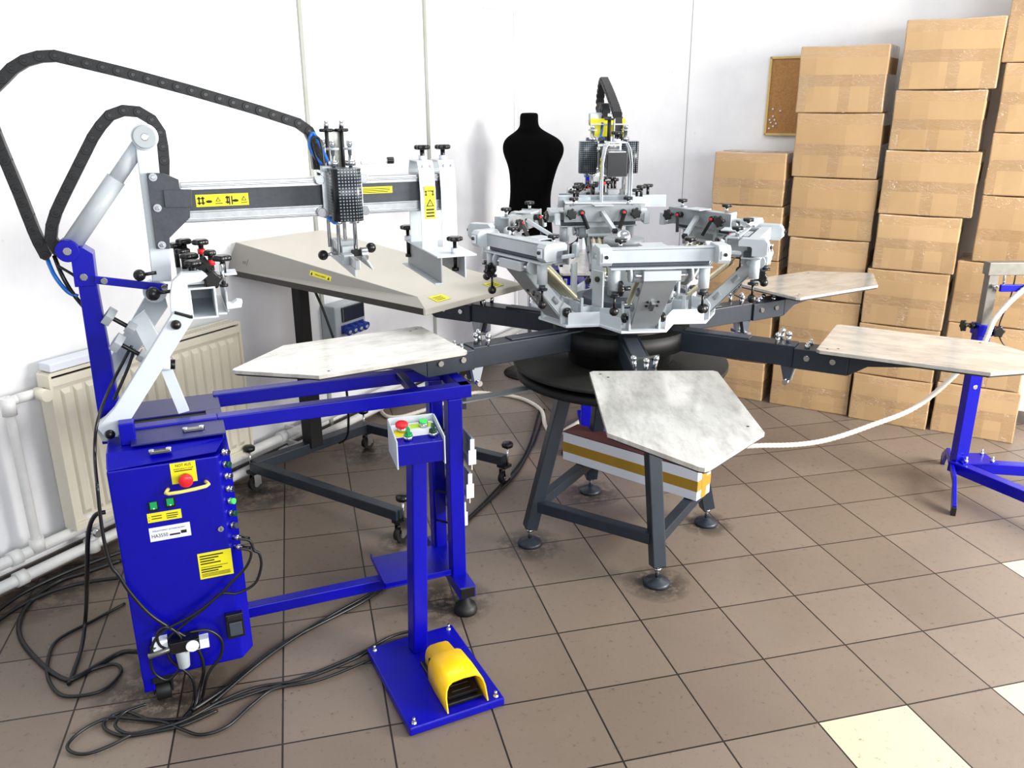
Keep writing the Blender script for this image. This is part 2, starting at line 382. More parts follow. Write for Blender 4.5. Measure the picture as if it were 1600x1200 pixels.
def pipes():
    for i, (z, n, r, lab) in enumerate(((.155, .075, .021, 'upper of two white heating pipes along the left wall'), (.075, .085, .021, 'lower of two white heating pipes along the left wall'))):
        off = K+LD*3+LN*n+UP*z; b = MB()
        b.tube([K+LD*.06+LN*n+UP*z-off, K+LD*2.5+LN*n+UP*(z-.002)-off, K+LD*6+LN*n+UP*z-off], r, PIPEM, 14, 1)
        o = b.build('heating_pipe'); o.location = off; tag(o, lab, 'pipe')
        for t in (1.2, 2.25, 2.45, 3.1, 3.78, 4.3): b = MB(); b.cyl(K+LD*(t-.02)+LN*n+UP*z-off, K+LD*(t+.02)+LN*n+UP*z-off, r*1.35, PIPEM); b.build('coupling', o)
        for t in (.8, 2.35, 3.3, 4.6): b = MB(); b.bar(K+LD*t+UP*z-off, K+LD*t+LN*(n+.02)+UP*z-off, .012, .03, PIPEM); b.build('clip', o)
    # feed pipes to the radiator
    z1 = .79
    for (t, zz, n0, lab) in ((3.70, .155, .075, 'white feed pipe rising from the upper pipe to the radiator valve'),):
        off = K+LD*t+LN*.085; b = MB()
        b.tube([UP*.16, UP*.5, UP*.71, UP*.728+LD*-.01, UP*.73-LD*.05], .017, PIPEM, 12, 4).cyl(UP*.68, UP*.745, .024, PIPEM).cyl(UP*.15, UP*.2, .026, PIPEM)
        o = b.build('feed_pipe'); o.location = off; tag(o, lab, 'pipe')
    off = K+LD*3.5+LN*.09; b = MB(); b.tube([UP*.08, UP*.12, UP*.17, UP*.22], .016, PIPEM, 12, 2).cyl(UP*.16, UP*.215, .024, PIPEM).cyl(UP*.14, UP*.14+LN*.06, .016, CHROME).cyl(UP*.05, UP*.1, .028, PIPEM)
    o = b.build('feed_pipe'); o.location = off; tag(o, 'short white stub pipe with fitting under the near end of the radiator', 'pipe')
pipes()
# shelf board lying on the radiator
b = MB(); b.box((0, 0, 0), (.3, .07, .03), PAPER); o = b.build('spare_cover', bev=.004); o.location = K+LD*3.4+LN*.08+UP*.812; o.rotation_euler = (0, 0, math.atan2(LD.y, LD.x)); tag(o, 'white plastic strip lying on top of the radiator', 'strip')

# ------------------------------------------------------------------ wall power box
def powerbox():
    off = lw(537, 498, .05); root = empty('power_box', off, math.atan2(LD.y, LD.x)+pi, 'grey wall-mounted power box with dark window and four blue sockets', 'fuse box')
    # local: +x toward the corner, -y into the room
    W2, H2, Dp = .105, .075, .1
    b = MB(); b.bb(-W2*1.15, W2*1.1, -.05, .05, -.085, .09, LGREY); b.build('housing', root, .008)
    b = MB(); b.bb(-W2*.7, W2*.95, -.062, -.05, .0, .08, GLASS); b.build('window_cover', root, .006)
    for i in range(4):
        x = -.06+.045*i; b = MB(); b.cyl((x, -.045, -.035), (x, -.085, -.043), .019, SOCK, .022).cyl((x, -.085, -.043), (x, -.092, -.045), .024, SOCK).cyl((x, -.09, -.045), (x, -.094, -.045), .011, LGREY).bb(x-.02, x+.02, -.055, -.045, -.06, -.015, SOCK); b.build('socket', root, .002)
powerbox()
off = lw(757, 511, .02); b = MB(); b.box((0, 0, 0), (.1, .04, .08), LGREY).box((.0, -.025, 0), (.07, .012, .055), GREY); o = b.build('wall_socket', bev=.004); o.location = off; o.rotation_euler = (0, 0, math.atan2(LD.y, LD.x)+pi); tag(o, 'small grey socket box low on the left wall near the corner', 'socket')

# ------------------------------------------------------------------ cork board
def cork():
    a = bw(1200, 89); z1 = bw(1204, 89).z; z0 = bw(1194, 211).z; t0 = (bw(1200, 150)-K).dot(BD)
    W3 = .3; off = K+BD*(t0+W3/2)+BN*.012+UP*((z0+z1)/2); h = (z1-z0)
    root = empty('cork_board', off, math.atan2(BD.y, BD.x), 'cork notice board in thin pine frame on the back wall beside the boxes', 'board')
    b = MB(); b.bb(-W3/2, W3/2, -.004, .01, -h/2, h/2, CORK); b.build('cork_panel', root)
    b = MB()
    for x0, x1, zz0, zz1 in ((-W3/2, W3/2, h/2-.012, h/2), (-W3/2, W3/2, -h/2, -h/2+.012), (-W3/2, -W3/2+.012, -h/2, h/2), (W3/2-.012, W3/2, -h/2, h/2)): b.bb(x0, x1, -.012, .012, zz0, zz1, PINE)
    b.build('frame', root)
    for i, (x, z) in enumerate(((.022, .022), (.03, .055), (.045, .035), (.05, .07), (.06, .05), (.022, .07), (.04, .09), (.078, .12), (.035, .13))):
        b = MB(); b.sph((-W3/2+x+.005, -.01, -h/2+z+.015), .006, PAPER, 8); o = b.build('push_pin'); o.parent = root
cork()

# ------------------------------------------------------------------ cardboard boxes
BA = radians(-31); BX = Vector((cos(BA), sin(BA), 0)); BNn = Vector((sin(BA), -cos(BA), 0)); BP = Vector((1.347, 4.805, 0))
def bt(px, py, off):
    p = onp(px, py, BP-BNn*off*-1, BNn); return (p-BP).dot(BX), p.z
STK = {
 'first stack from the left': (0.0, [((1117, 237), (1227, 238), (1112, 317), (1225, 320)), ((1112, 319), (1225, 322), (1106, 400), (1217, 404)), ((1106, 402), (1217, 406), (1101, 482), (1208, 486)), ((1101, 484), (1208, 488), (1096, 556), (1198, 562)), ((1096, 558), (1197, 564), (1092, 612), (1188, 629))]),
 'second stack from the left': (0.0, [((1251, 73), (1391, 66), (1244, 177), (1383, 172)), ((1244, 178), (1382, 174), (1238, 275), (1370, 278)), ((1237, 277), (1373, 279), (1232, 369), (1360, 374)), ((1232, 371), (1358, 376), (1226, 462), (1346, 467)), ((1222, 466), (1345, 472), (1209, 561), (1332, 568)), ((1208, 563), (1331, 570), (1201, 629), (1323, 648))]),
 'third stack from the left': (0.02, [((1416, 29), (1574, 24), (1405, 138), (1558, 139)), ((1399, 139), (1547, 140), (1389, 232), (1528, 234)), ((1385, 234), (1535, 237), (1371, 329), (1519, 341)), ((1373, 333), (1505, 341), (1362, 416), (1488, 430)), ((1358, 417), (1487, 431), (1343, 500), (1469, 516)), ((1343, 502), (1469, 519), (1333, 579), (1456, 598)), ((1333, 580), (1456, 600), (1326, 653), (1446, 675))]),
 'rightmost stack': (0.0, [((1590, -90), (1760, -96), (1570, 94), (1736, 92)), ((1568, 96), (1726, 95), (1559, 203), (1712, 206)), ((1549, 206), (1700, 209), (1539, 302), (1686, 309)), ((1535, 304), (1672, 311), (1519, 404), (1656, 416)), ((1498, 403), (1632, 420), (1482, 498), (1612, 517)), ((1480, 500), (1606, 518), (1469, 594), (1598, 612)), ((1464, 595), (1594, 615), (1452, 676), (1583, 699))]),
}
ORD = ['topmost', 'second from the top', 'third from the top', 'fourth from the top', 'fifth from the top', 'sixth from the top', 'bottommost']
def boxes():
    for name, (off, lst) in STK.items():
        z = 0.0
        for i in range(len(lst)-1, -1, -1):
            TL, TR, BL, BR = lst[i]; c = [bt(*q, off) for q in (TL, TR, BL, BR)]
            t0 = (c[0][0]+c[2][0])/2; t1 = (c[1][0]+c[3][0])/2; zt = (c[0][1]+c[1][1])/2
            W2, H2, D2 = t1-t0, zt-z-.002, .3+random.uniform(-.02, .0); cen = BP+BX*((t0+t1)/2)-BNn*(-off+D2/2)
            root = None
            b = MB(); b.bb(-W2/2, W2/2, -D2/2, D2/2, 0, H2, CARD)
            o = b.build('cardboard_box', bev=.006); bm = bmesh.new(); bm.from_mesh(o.data)
            bmesh.ops.subdivide_edges(bm, edges=bm.edges, cuts=4, use_grid_fill=True)
            sd = random.random()*10
            for v in bm.verts:
                x, zz = v.co.x/(W2/2), (v.co.z/H2)
                if v.co.y < -D2/2+.001: v.co.y -= .007*(1-x*x)*(4*zz*(1-zz))*(1+.5*sin(sd+3*x))
                if abs(zz-1) < .01: v.co.z -= .005*(1-x*x)*random.uniform(.3, 1)
                if abs(abs(x)-1) < .01: v.co.x *= 1+.012*sin(sd+4*zz)*(4*zz*(1-zz))
            bm.to_mesh(o.data); bm.free()
            o.location = Vector((cen.x, cen.y, z)); o.rotation_euler = (0, 0, BA+random.uniform(-.015, .015))
            # top closure seam tape, hanging a little over the front edge
            b = MB(); b.bb(-W2/2+.01, W2/2-.01, -.028, .028, H2, H2+.0012, M_('clear_tape', '#b9935f', .18) if 'clear_tape' not in bpy.data.materials else bpy.data.materials['clear_tape']); b.build('packing_tape', o)
            n = len(lst); w_ = ORD[i] if i < n-1 else 'bottommost'
            tag(o, 'brown taped cardboard box, %s in the %s' % (w_, name), 'box', 'stacked cardboard boxes')
            z = zt+.0
boxes()

# ------------------------------------------------------------------ tailor's dummy
def dummy():
    Y = 5.3; sec = [(176, 816, 838), (178, 813, 841), (184, 812, 841), (195, 812.5, 841), (201, 810, 845), (207, 803, 855), (213, 793, 867), (220, 787, 877), (228, 785, 881), (236, 785, 882), (246, 788, 879), (257, 793, 873), (272, 796, 868), (290, 797, 863), (308, 797, 860), (330, 794, 861), (352, 791, 863), (380, 789, 865), (410, 790, 865), (414, 800, 855)]
    def P(px, py): return onp(px, py, (0, Y, 0), (0, 1, 0))
    c0 = P(828, 300); root = empty('dressmaker_dummy', (c0.x, Y, 0), 0, 'black velvet torso dummy without arms, standing in the corner', 'mannequin')
    b = MB(); i = b.mi(VELVET); rings = []; n = 28
    for k, (py, l, r) in enumerate(sec):
        a, c = P(l, py), P(r, py); cx = (a.x+c.x)/2-c0.x; hw = (c.x-a.x)/2; z = a.z
        dp = hw*(.95 if py < 203 else (.5 if py < 240 else .6))
        if py < 178 or py > 412: dp = hw*.6
        rings.append([b.bm.verts.new((cx+hw*cos(2*pi*q/n), dp*sin(2*pi*q/n)*(1 if abs(cos(2*pi*q/n)) < .98 else .9), z)) for q in range(n)])
    for A, B in zip(rings, rings[1:]):
        for q in range(n): b._f([A[q], A[(q+1) % n], B[(q+1) % n], B[q]], i, True)
    b._f(rings[0], i); b._f(rings[-1], i); o = b.build('torso', root); s_ = o.modifiers.new('s', 'SUBSURF'); s_.levels = 1; s_.render_levels = 1
    zb = P(828, 414).z
    b = MB(); b.cyl((0, 0, .03), (0, 0, zb+.05), .014, CHROME); b.build('pole', root)
    b = MB(); b.lathe((0, 0, 0), (0, 0, 1), [(0, .17), (.012, .17), (.025, .05), (.05, .018)], BLACK, 24); b.build('base', root)
dummy()

# ------------------------------------------------------------------ rotary press (carousel)
CC = Vector((.42, 3.125, 0))
def carousel():
    root = empty('rotary_screen_press', CC, 0, 'grey and white rotary screen printing press with six arms in the middle of the room', 'printing press')
    feet = [onz(1026, 912)-CC, onz(828, 850)-CC, onz(922, 768)-CC, onz(1103, 818)-CC]
    cen = sum(feet, Vector())/4; tops = []
    for f in feet:
        d = (f-cen); top = cen+d*.62+UP*.69; bot = f+UP*.075; tops.append((bot, top))
        b = MB(); b.bar(bot, top, .052, .052, SLATE, up=(d.y, -d.x, 0)); b.build('leg', root, .004)
        b = MB(); b.cyl(f+UP*.02, f+UP*.09, .008, CHROME).lathe(f, f+UP, [(0, .048), (.008, .05), (.016, .045), (.022, .02), (.03, .016)], SLATE, 24).cyl(f+UP*.06, f+UP*.07, .016, CHROME, n=6); b.build('levelling_foot', root)
    b = MB()
    for k in range(4):
        (b0, t0), (b1, t1) = tops[k], tops[(k+1) % 4]; f = (.175-.075)/(.69-.075)
        p, q = b0.lerp(t0, f), b1.lerp(t1, f); d = (q-p).normalized()*.02; b = MB(); b.bar(p+d, q-d, .04, .045, SLATE); b.build('stretcher', root, .003)
        p, q = tops[k][1]-UP*.02, tops[(k+1) % 4][1]-UP*.02; b = MB(); b.bar(p, q, .045, .045, SLATE); b.build('top_rail', root, .003)
    b = MB(); b.lathe((0, 0, .69), (0, 0, 2), [(0, .36), (.004, .40), (.03, .40), (.034, .385), (.036, .3)], BLACKM, 72); b.build('lower_disc', root)
    b = MB(); b.lathe((0, 0, .745), (0, 0, 2), [(0, .40), (.0, .415), (.012, .415), (.014, .41), (.014, .3)], M_('worn_dark_steel', '#2a2a27', .6, 0, .4, 10), 72)
    for px, py in ((895, 568), (1048, 567)):
        q = onz(px, py, .7595)-CC; b.text('R', q, (1, 0, 0), (0, 1, 0), .045, INK)
    b.build('index_disc', root)
    b = MB(); b.cyl((0, 0, .76), (0, 0, .945), .2, BLACKM, n=40).cyl((0, 0, .83), (0, 0, .9), .26, BLACKM, n=40); b.build('hub', root)
    b = MB(); b.cyl((0, 0, .945), (0, 0, 1.2), .055, LGREY, n=28).cyl((0, 0, 1.2), (0, 0, 1.225), .075, GREY, n=28).sph((0, 0, 1.225), .03, CHROME); b.build('centre_column', root)
    # six arms, each with clamp block and plate
    for k in range(6):
        a = radians(270+60*k); R = Matrix.Rotation(a, 3, 'Z')
        def P(x, y, z): return R @ Vector((x, y, z))
        b = MB(); b.bar(P(.18, 0, .868), P(.66, 0, .868), .075, .075, SLATE); b.bar(P(.26, 0, .908), P(.5, 0, .908), .05, .006, DGREY)
        arm = b.build('arm', root, .004)
        b = MB(); b.bar(P(.66, 0, .865), P(.84, 0, .865), .095, .072, SLATE)
        b.prism([P(.84, -.0475, .901), P(.84, -.0475, .829), P(.9, -.0475, .87), P(1.05, -.0475, .89), P(1.05, -.0475, .901)], P(0, .095, 0), SLATE)
        b.bar(P(.86, 0, .915), P(1.26, 0, .915), .045, .03, BLACKM).box(P(.9, 0, .925), (.18, .22, .014), BLACKM, R)
        b.build('plate_bracket', arm, .003)
        b = MB(); b.prism([P(.615, -.03, .84), P(.665, -.03, .84), P(.65, -.03, .765), (P(.635, -.03, .765))], P(0, .02, 0), DGREY); b.prism([P(.615, .01, .84), P(.665, .01, .84), P(.65, .01, .765), (P(.635, .01, .765))], P(0, .02, 0), LGREY)
        b.cyl(P(.642, -.05, .775), P(.642, .05, .775), .01, CHROME); b.build('stop_tab', arm)
        for (x, y) in ((.70, -.028), (.70, .028), (.79, -.028), (.79, .028), (.745, 0)): b = MB(); b.cyl(P(x, y, .9), P(x, y, .915), .009, CHROME, n=6).cyl(P(x, y, .915), P(x, y, .922), .005, CHROME, n=8); b.build('bolt', arm)
        for y in (-.05, .05):
            for x in (.705, .79): b = MB(); b.cyl(P(x, y*.93, .872), P(x, y*1.08, .872), .01, CHROME, n=12); b.build('bolt', arm)
        b = MB()
        for x, y in ((.6, -.03), (.6, .03), (.63, 0)): b.cyl(P(x, y, .9), P(x, y*1.2, .935), .008, CHROME, n=8).sph(P(x, y*1.2, .937), .011, CHROME, 8)
        b.bar(P(.6, -.045, .93), P(.6, .045, .945), .008, .006, BRASS)
        b.build('release_lever', arm)
        b = MB(); r0 = .755; L = .495; W2 = .19; tip = .2
        pts = [(r0+.012, -W2), (r0+L, -W2), (r0+L+.012, -W2+.012), (r0+L+tip, -.012), (r0+L+tip+.006, 0), (r0+L+tip, .012), (r0+L+.012, W2-.012), (r0+L, W2), (r0+.012, W2), (r0, W2-.012), (r0, -W2+.012)]
        b.prism([Vector((x, y, .934)) for x, y in pts], (0, 0, .011), PALLET)
        b2 = MB(); b2.prism([Vector((r0+.3+(x-r0-.3)*.985, y*.985, .9285)) for x, y in pts], (0, 0, .0053), RUBBER); bk = b2.build('dark_underlayer', None)  # added dark layer, draws the dark line below the plate's edge
        for x, y in ((r0+.03, -.16), (r0+.06, -.14), (r0+L-.04, .16)): b.cyl((x, y, .9449), (x, y, .9455), .004, BLACKM, n=8)
        o = b.build('print_plate', root, .0015); o.rotation_euler = (0, 0, a); bk.parent = o
    # white hexagonal turntable for the heads
    D0 = 276
    b = MB(); pts = []
    for k in range(6):
        a = radians(D0+60*k)
        for s in (-1, 1): pts.append(Vector((.34*cos(a)-s*.08*sin(a), .34*sin(a)+s*.08*cos(a), .948)))
        a = radians(D0+60*k+30); pts.append(Vector((.272*cos(a), .272*sin(a), .948)))
    b.prism(pts, UP*.01, WHITE)
    for k in range(6):
        p, n_, q = pts[3*k+1], pts[3*k+2], pts[(3*k+3) % 18]; inn = lambda v: Vector((v.x*.975, v.y*.975, v.z+.01))
        for u, v in ((p, n_), (n_, q)): b.prism([inn(u), inn(v), inn(v)+UP*.045, inn(u)+UP*(.045 if u is not n_ and v is n_ else .045)], (u+v)*-.006, WHITE)
    for k in range(12):
        a0, a1 = 2*pi*k/12, 2*pi*(k+1)/12; b.prism([(.2*cos(a0), .2*sin(a0), .958), (.2*cos(a1), .2*sin(a1), .958), (.2*cos(a1), .2*sin(a1), 1.0), (.2*cos(a0), .2*sin(a0), 1.0)], (-.004*cos(a0), -.004*sin(a0), 0), LGREY)
    b.cyl((0, 0, .955), (0, 0, 1.01), .15, DGREY, n=32)  # dark drum added to darken the middle of the turntable
    b.build('turntable', root, .002)
    # print head, built once along +x then copied
    def H():
        head = MB()
        for s in (-1, 1):
            y = s*.052
            head.prism([(.30, y-.004, .96), (.345, y-.004, .96), (.345, y-.004, 1.015), (.33, y-.004, 1.035), (.30, y-.004, 1.015)], (0, .008, 0), HEADM)
        head.bb(.3, .345, -.056, .056, .958, .963, HEADM)
        h = head.build('print_head', None, .0015)
        a0 = Vector((.325, 0, 1.0)); a1 = Vector((.475, 0, 1.165)); d = (a1-a0).normalized(); nn = Vector((-d.z, 0, d.x))
        b = MB()
        for s in (-1, 1):
            y = s*.045
            b.prism([a0-d*.02+nn*.018+Vector((0, y-.003, 0)), a1+d*.02+nn*.018+Vector((0, y-.003, 0)), a1+d*.025-nn*.02+Vector((0, y-.003, 0)), a0-d*.02-nn*.022+Vector((0, y-.003, 0))], (0, .006, 0), HEADM)
            for f in (.28, .68):
                c = a0.lerp(a1, f); b.cyl(c+Vector((0, s*.0485, 0))-d*.014, c+Vector((0, s*.0485, 0))+d*.014, .009, GREY, n=12)
        q = [a0-nn*.024-d*.015, a1-nn*.02+d*.02]
        b.hexa([q[0]+Vector((0, -.045, 0)), q[0]+Vector((0, .045, 0)), q[1]+Vector((0, .055, 0)), q[1]+Vector((0, -.055, 0))]+[v-nn*.004 for v in (q[0]+Vector((0, -.045, 0)), q[0]+Vector((0, .045, 0)), q[1]+Vector((0, .055, 0)), q[1]+Vector((0, -.055, 0)))], GREY)
        for y, f in ((-.018, .6), (.018, .6), (-.018, .5), (.018, .5)):
            c = a0.lerp(a1, f)-nn*.027; b.cyl(c+Vector((0, y, 0)), c+Vector((0, y, 0))-nn*.004, .005, BLACK, n=8)
        c = a0.lerp(a1, .42)-nn*.032; b.bar(c, c+d*.04, .012, .012, CHROME)
        b.build('lift_arm', h, .001)
        b = MB(); b.cyl(a0+Vector((0, -.068, 0)), a0+Vector((0, .068, 0)), .009, CHROME)
        for s in (-1, 1): b.lathe(a0+Vector((0, s*.062, 0)), a0+Vector((0, s*.3, 0)), [(0, .017), (.008, .018), (.014, .013), (.018, .004)], BLACK, 16)
        b.build('pivot_bolt', h)
        b = MB(); b.cyl(a1+Vector((0, -.085, 0)), a1+Vector((0, .085, 0)), .026, HEADM, n=24)
        for s in (-1, 1): b.cyl(a1+Vector((0, s*.085, 0)), a1+Vector((0, s*.095, 0)), .018, LGREY, n=20).cyl(a1+Vector((0, s*.095, 0)), a1+Vector((0, s*.102, 0)), .01, CHROME, n=6)
        b.build('hinge_boss', h)
        b = MB(); b.bb(.17, .178, .03, .085, .96, 1.13, HEADM).bb(.17, .23, .03, .036, .96, 1.0, HEADM).cyl((.178, .06, 1.1), (.186, .06, 1.1), .01, BLACK); b.build('spring_post', h, .001)
        b = MB(); b.cyl((.25, -.05, 1.028), (.25, .05, 1.028), .005, CHROME).bb(.244, .256, -.06, -.052, .96, 1.04, LGREY).bb(.244, .256, .052, .06, .96, 1.04, LGREY); b.build('spring_anchor', h, .001)
        for y in (-.036, -.012, .012, .036):
            b = MB(); s0 = Vector((.25, y, 1.03)); s1 = Vector((.405, y, 1.17)); L = (s1-s0).length; pr = [(0, .003)]; m_ = 26
            for i in range(m_): t = .015+(L-.03)*i/m_; pr += [(t, .007), (t+(L-.03)/m_*.5, .0105)]
            pr += [(L-.01, .003), (L, .003)]; b.lathe(s0, s1, pr, SPRING, 10); b.build('spring', h)
        b = MB(); b.bb(.497, .505, -.19, .19, 1.208, 1.252, HEADM).bb(.468, .505, -.19, .19, 1.246, 1.253, HEADM).bb(.455, .52, -.165, .165, 1.188, 1.193, HEADM).bb(.462, .498, -.16, .16, 1.195, 1.212, DGREY).bb(.44, .46, -.06, .06, 1.16, 1.25, LGREY).bb(.44, .5, -.05, .05, 1.15, 1.19, HEADM)
        b.build('screen_channel', h, .0015)
        b = MB(); b.box((.515, 0, 1.168), (.03, .12, .03), HEADM)
        for s in (-1, 1): b.cyl((.515, s*.06, 1.168), (.515, s*.085, 1.168), .006, CHROME).cyl((.505, s*.095, 1.17), (.505, s*.103, 1.17), .024, LGREY)
        b.build('cross_block', h, .001)
        b = MB()
        b.cyl((.52, -.125, 1.13), (.52, -.1, 1.13), .007, BLACK).star((.52, -.13, 1.13), (0, 1, 0), .022, .014, BLACK)
        b.build('side_knob', h)
        for s in (-1, 1):
            y0, y1 = s*.172, s*.206; b = MB()
            pts = [(.535, 1.205), (.545, 1.215), (.545, 1.25), (.535, 1.262), (.46, 1.262), (.45, 1.252), (.45, 1.236), (.49, 1.236), (.495, 1.23), (.495, 1.205)]
            b.prism([(x, min(y0, y1), z) for x, z in pts], (0, .04, 0), HEADM)
            b.bb(.546, .549, min(y0, y1)+.008, min(y0, y1)+.032, 1.218, 1.246, PAPER).cyl((.549, min(y0, y1)+.02, 1.235), (.556, min(y0, y1)+.02, 1.235), .006, BLACK); b.build('screen_clamp', h, .003)
            b = MB(); b.bb(.4, .46, min(y0, y1)+.012, min(y0, y1)+.024, 1.205, 1.218, HEADM).prism([(.388, min(y0, y1)+.005, 1.205), (.405, min(y0, y1)+.005, 1.205), (.402, min(y0, y1)+.005, 1.248), (.39, min(y0, y1)+.005, 1.255)], (0, .024, 0), HEADM); b.build('clamp_hook', h, .003)
            y = s*.145; b = MB(); b.cyl((.5, y, 1.122), (.5, y, 1.19), .0175, HEADM, n=20).cyl((.5, y, 1.105), (.5, y, 1.115), .011, DGREY).cyl((.5, y, 1.1), (.5, y, 1.106), .018, BLACK)
            b.build('guide_tube', h, label='white tube holding black ball screw')
            b = MB(); b.cyl((.5, y, 1.062), (.5, y, 1.102), .0042, BLACK, n=8).sph((.5, y, 1.052), .0155, BLACK); b.build('ball_knob', h)
        Z0 = 1.192
        b = MB(); b.bb(.398, .404, -.165, .16, Z0, (Z0+.065), GREY).bb(.404, .44, -.15, .15, (Z0+.059), (Z0+.065), LGREY).bb(.404, .45, -.15, .15, Z0, (Z0+.006), GREY).bb(.36, .43, -.04, .04, (Z0+.068), (Z0+.072), HEADM)
        for s in (-1, 1): b.bb(.404, .47, s*.13-.004, s*.13+.004, Z0, (Z0+.065), LGREY)
        b.build('back_plate', h, .001)
        for s in (-1, 1):
            b = MB(); b.cyl((.398, s*.135, (Z0+.037)), (.372, s*.135, (Z0+.037)), .006, CHROME).star((.367, s*.135, (Z0+.037)), (1, 0, 0), .021, .013, BLACK); b.build('star_knob', h)
            b = MB(); b.cyl((.398, s*.088, (Z0+.04)), (.375, s*.088, (Z0+.04)), .012, BLACK).cyl((.376, s*.088, (Z0+.04)), (.37, s*.088, (Z0+.04)), .006, RED); p = Vector((.375, s*.088, (Z0+.035))); b.bar(p, p+Vector((-.02, -.022 if s > 0 else .022, -.058)), .012, .012, BLACK); b.build('clamp_lever', h)
            b = MB(); b.cyl((.43, s*.115, (Z0+.065)), (.43, s*.115, (Z0+.086)), .006, CHROME).star((.43, s*.115, (Z0+.092)), (0, 0, 1), .019, .012, BLACK); b.build('adjusting_knob', h)
        b = MB(); b.bar((.395, .0, (Z0+.04)), (.3, -.03, (Z0-.02)), .018, .014, HEADM).bar((.3, -.03, (Z0-.02)), (.288, -.034, (Z0-.028)), .02, .016, BLACK); b.build('lift_lever', h, .001)
        for ch in kids(h):
            if ch.name.split('.')[0] in ('screen_channel', 'screen_clamp', 'clamp_hook', 'cross_block', 'side_knob', 'guide_tube', 'ball_knob', 'hinge_boss'): ch.location.z = .016
        return h
    h = H(); h.parent = root; h.rotation_euler = (0, 0, radians(D0))
    for k in range(1, 6):
        c = copy_tree(h, root); c.rotation_euler = (0, 0, radians(D0+60*k))
        if k in (1, 2, 3, 4):           # these stand lifted a little
            for ch in kids(c):
                if ch.name.split('.')[0] in ('back_plate', 'star_knob', 'clamp_lever', 'adjusting_knob', 'lift_lever'): ch.location.z = .04 if k in (2, 3, 4) else .015
carousel()

# flat grey bar from press to blue frame
def linkbar():
    a = onz(845, 603, .66); c = onz(718, 627, .66); b = MB(); b.bar(a-a, c-a, .05, .006, GREY).bar(c-a+Vector((0, 0, -.03)), c-a+Vector((0, 0, .02)), .05, .012, DGREY)
    o = b.build('tie_bar', bev=.001); o.location = a; tag(o, 'flat grey tie bar joining the rotary press stand to the blue table frame', 'bar')
linkbar()
# parcel on the stretchers
def parcel():
    a = onz(1077, 780, .2); e = onz(888, 720, .2); d = (e-a); L = d.length; ang = math.atan2(d.y, d.x)
    L = .66; W2 = .11; H2 = .13; root = empty('long_carton', a.lerp(e, .5)+Vector((-sin(ang), cos(ang), 0))*-W2/2, ang, 'long white carton with brown tape stripe and maroon lid on the press stand', 'package')
    z0 = 0.0; n = CC
    b = MB(); b.bb(-L/2, L/2, -W2/2, W2/2, 0, H2, PAPER); b.build('carton_body', root, .002)
    b = MB(); b.bb(-L/2-.001, L/2+.001, -W2/2-.001, W2/2+.001, .04, .085, M_('brown_tape', '#a9842c', .35, 0, .1, 12)); b.bb(-L/2-.0015, -L/2, -.02, .02, 0, H2, bpy.data.materials['brown_tape']); b.build('brown_tape', root)
    b = MB(); b.bb(-L/2, L/2, -W2/2, W2/2, H2, H2+.004, CARDIN); b.build('lid', root)
    root.location.z = .2
parcel()

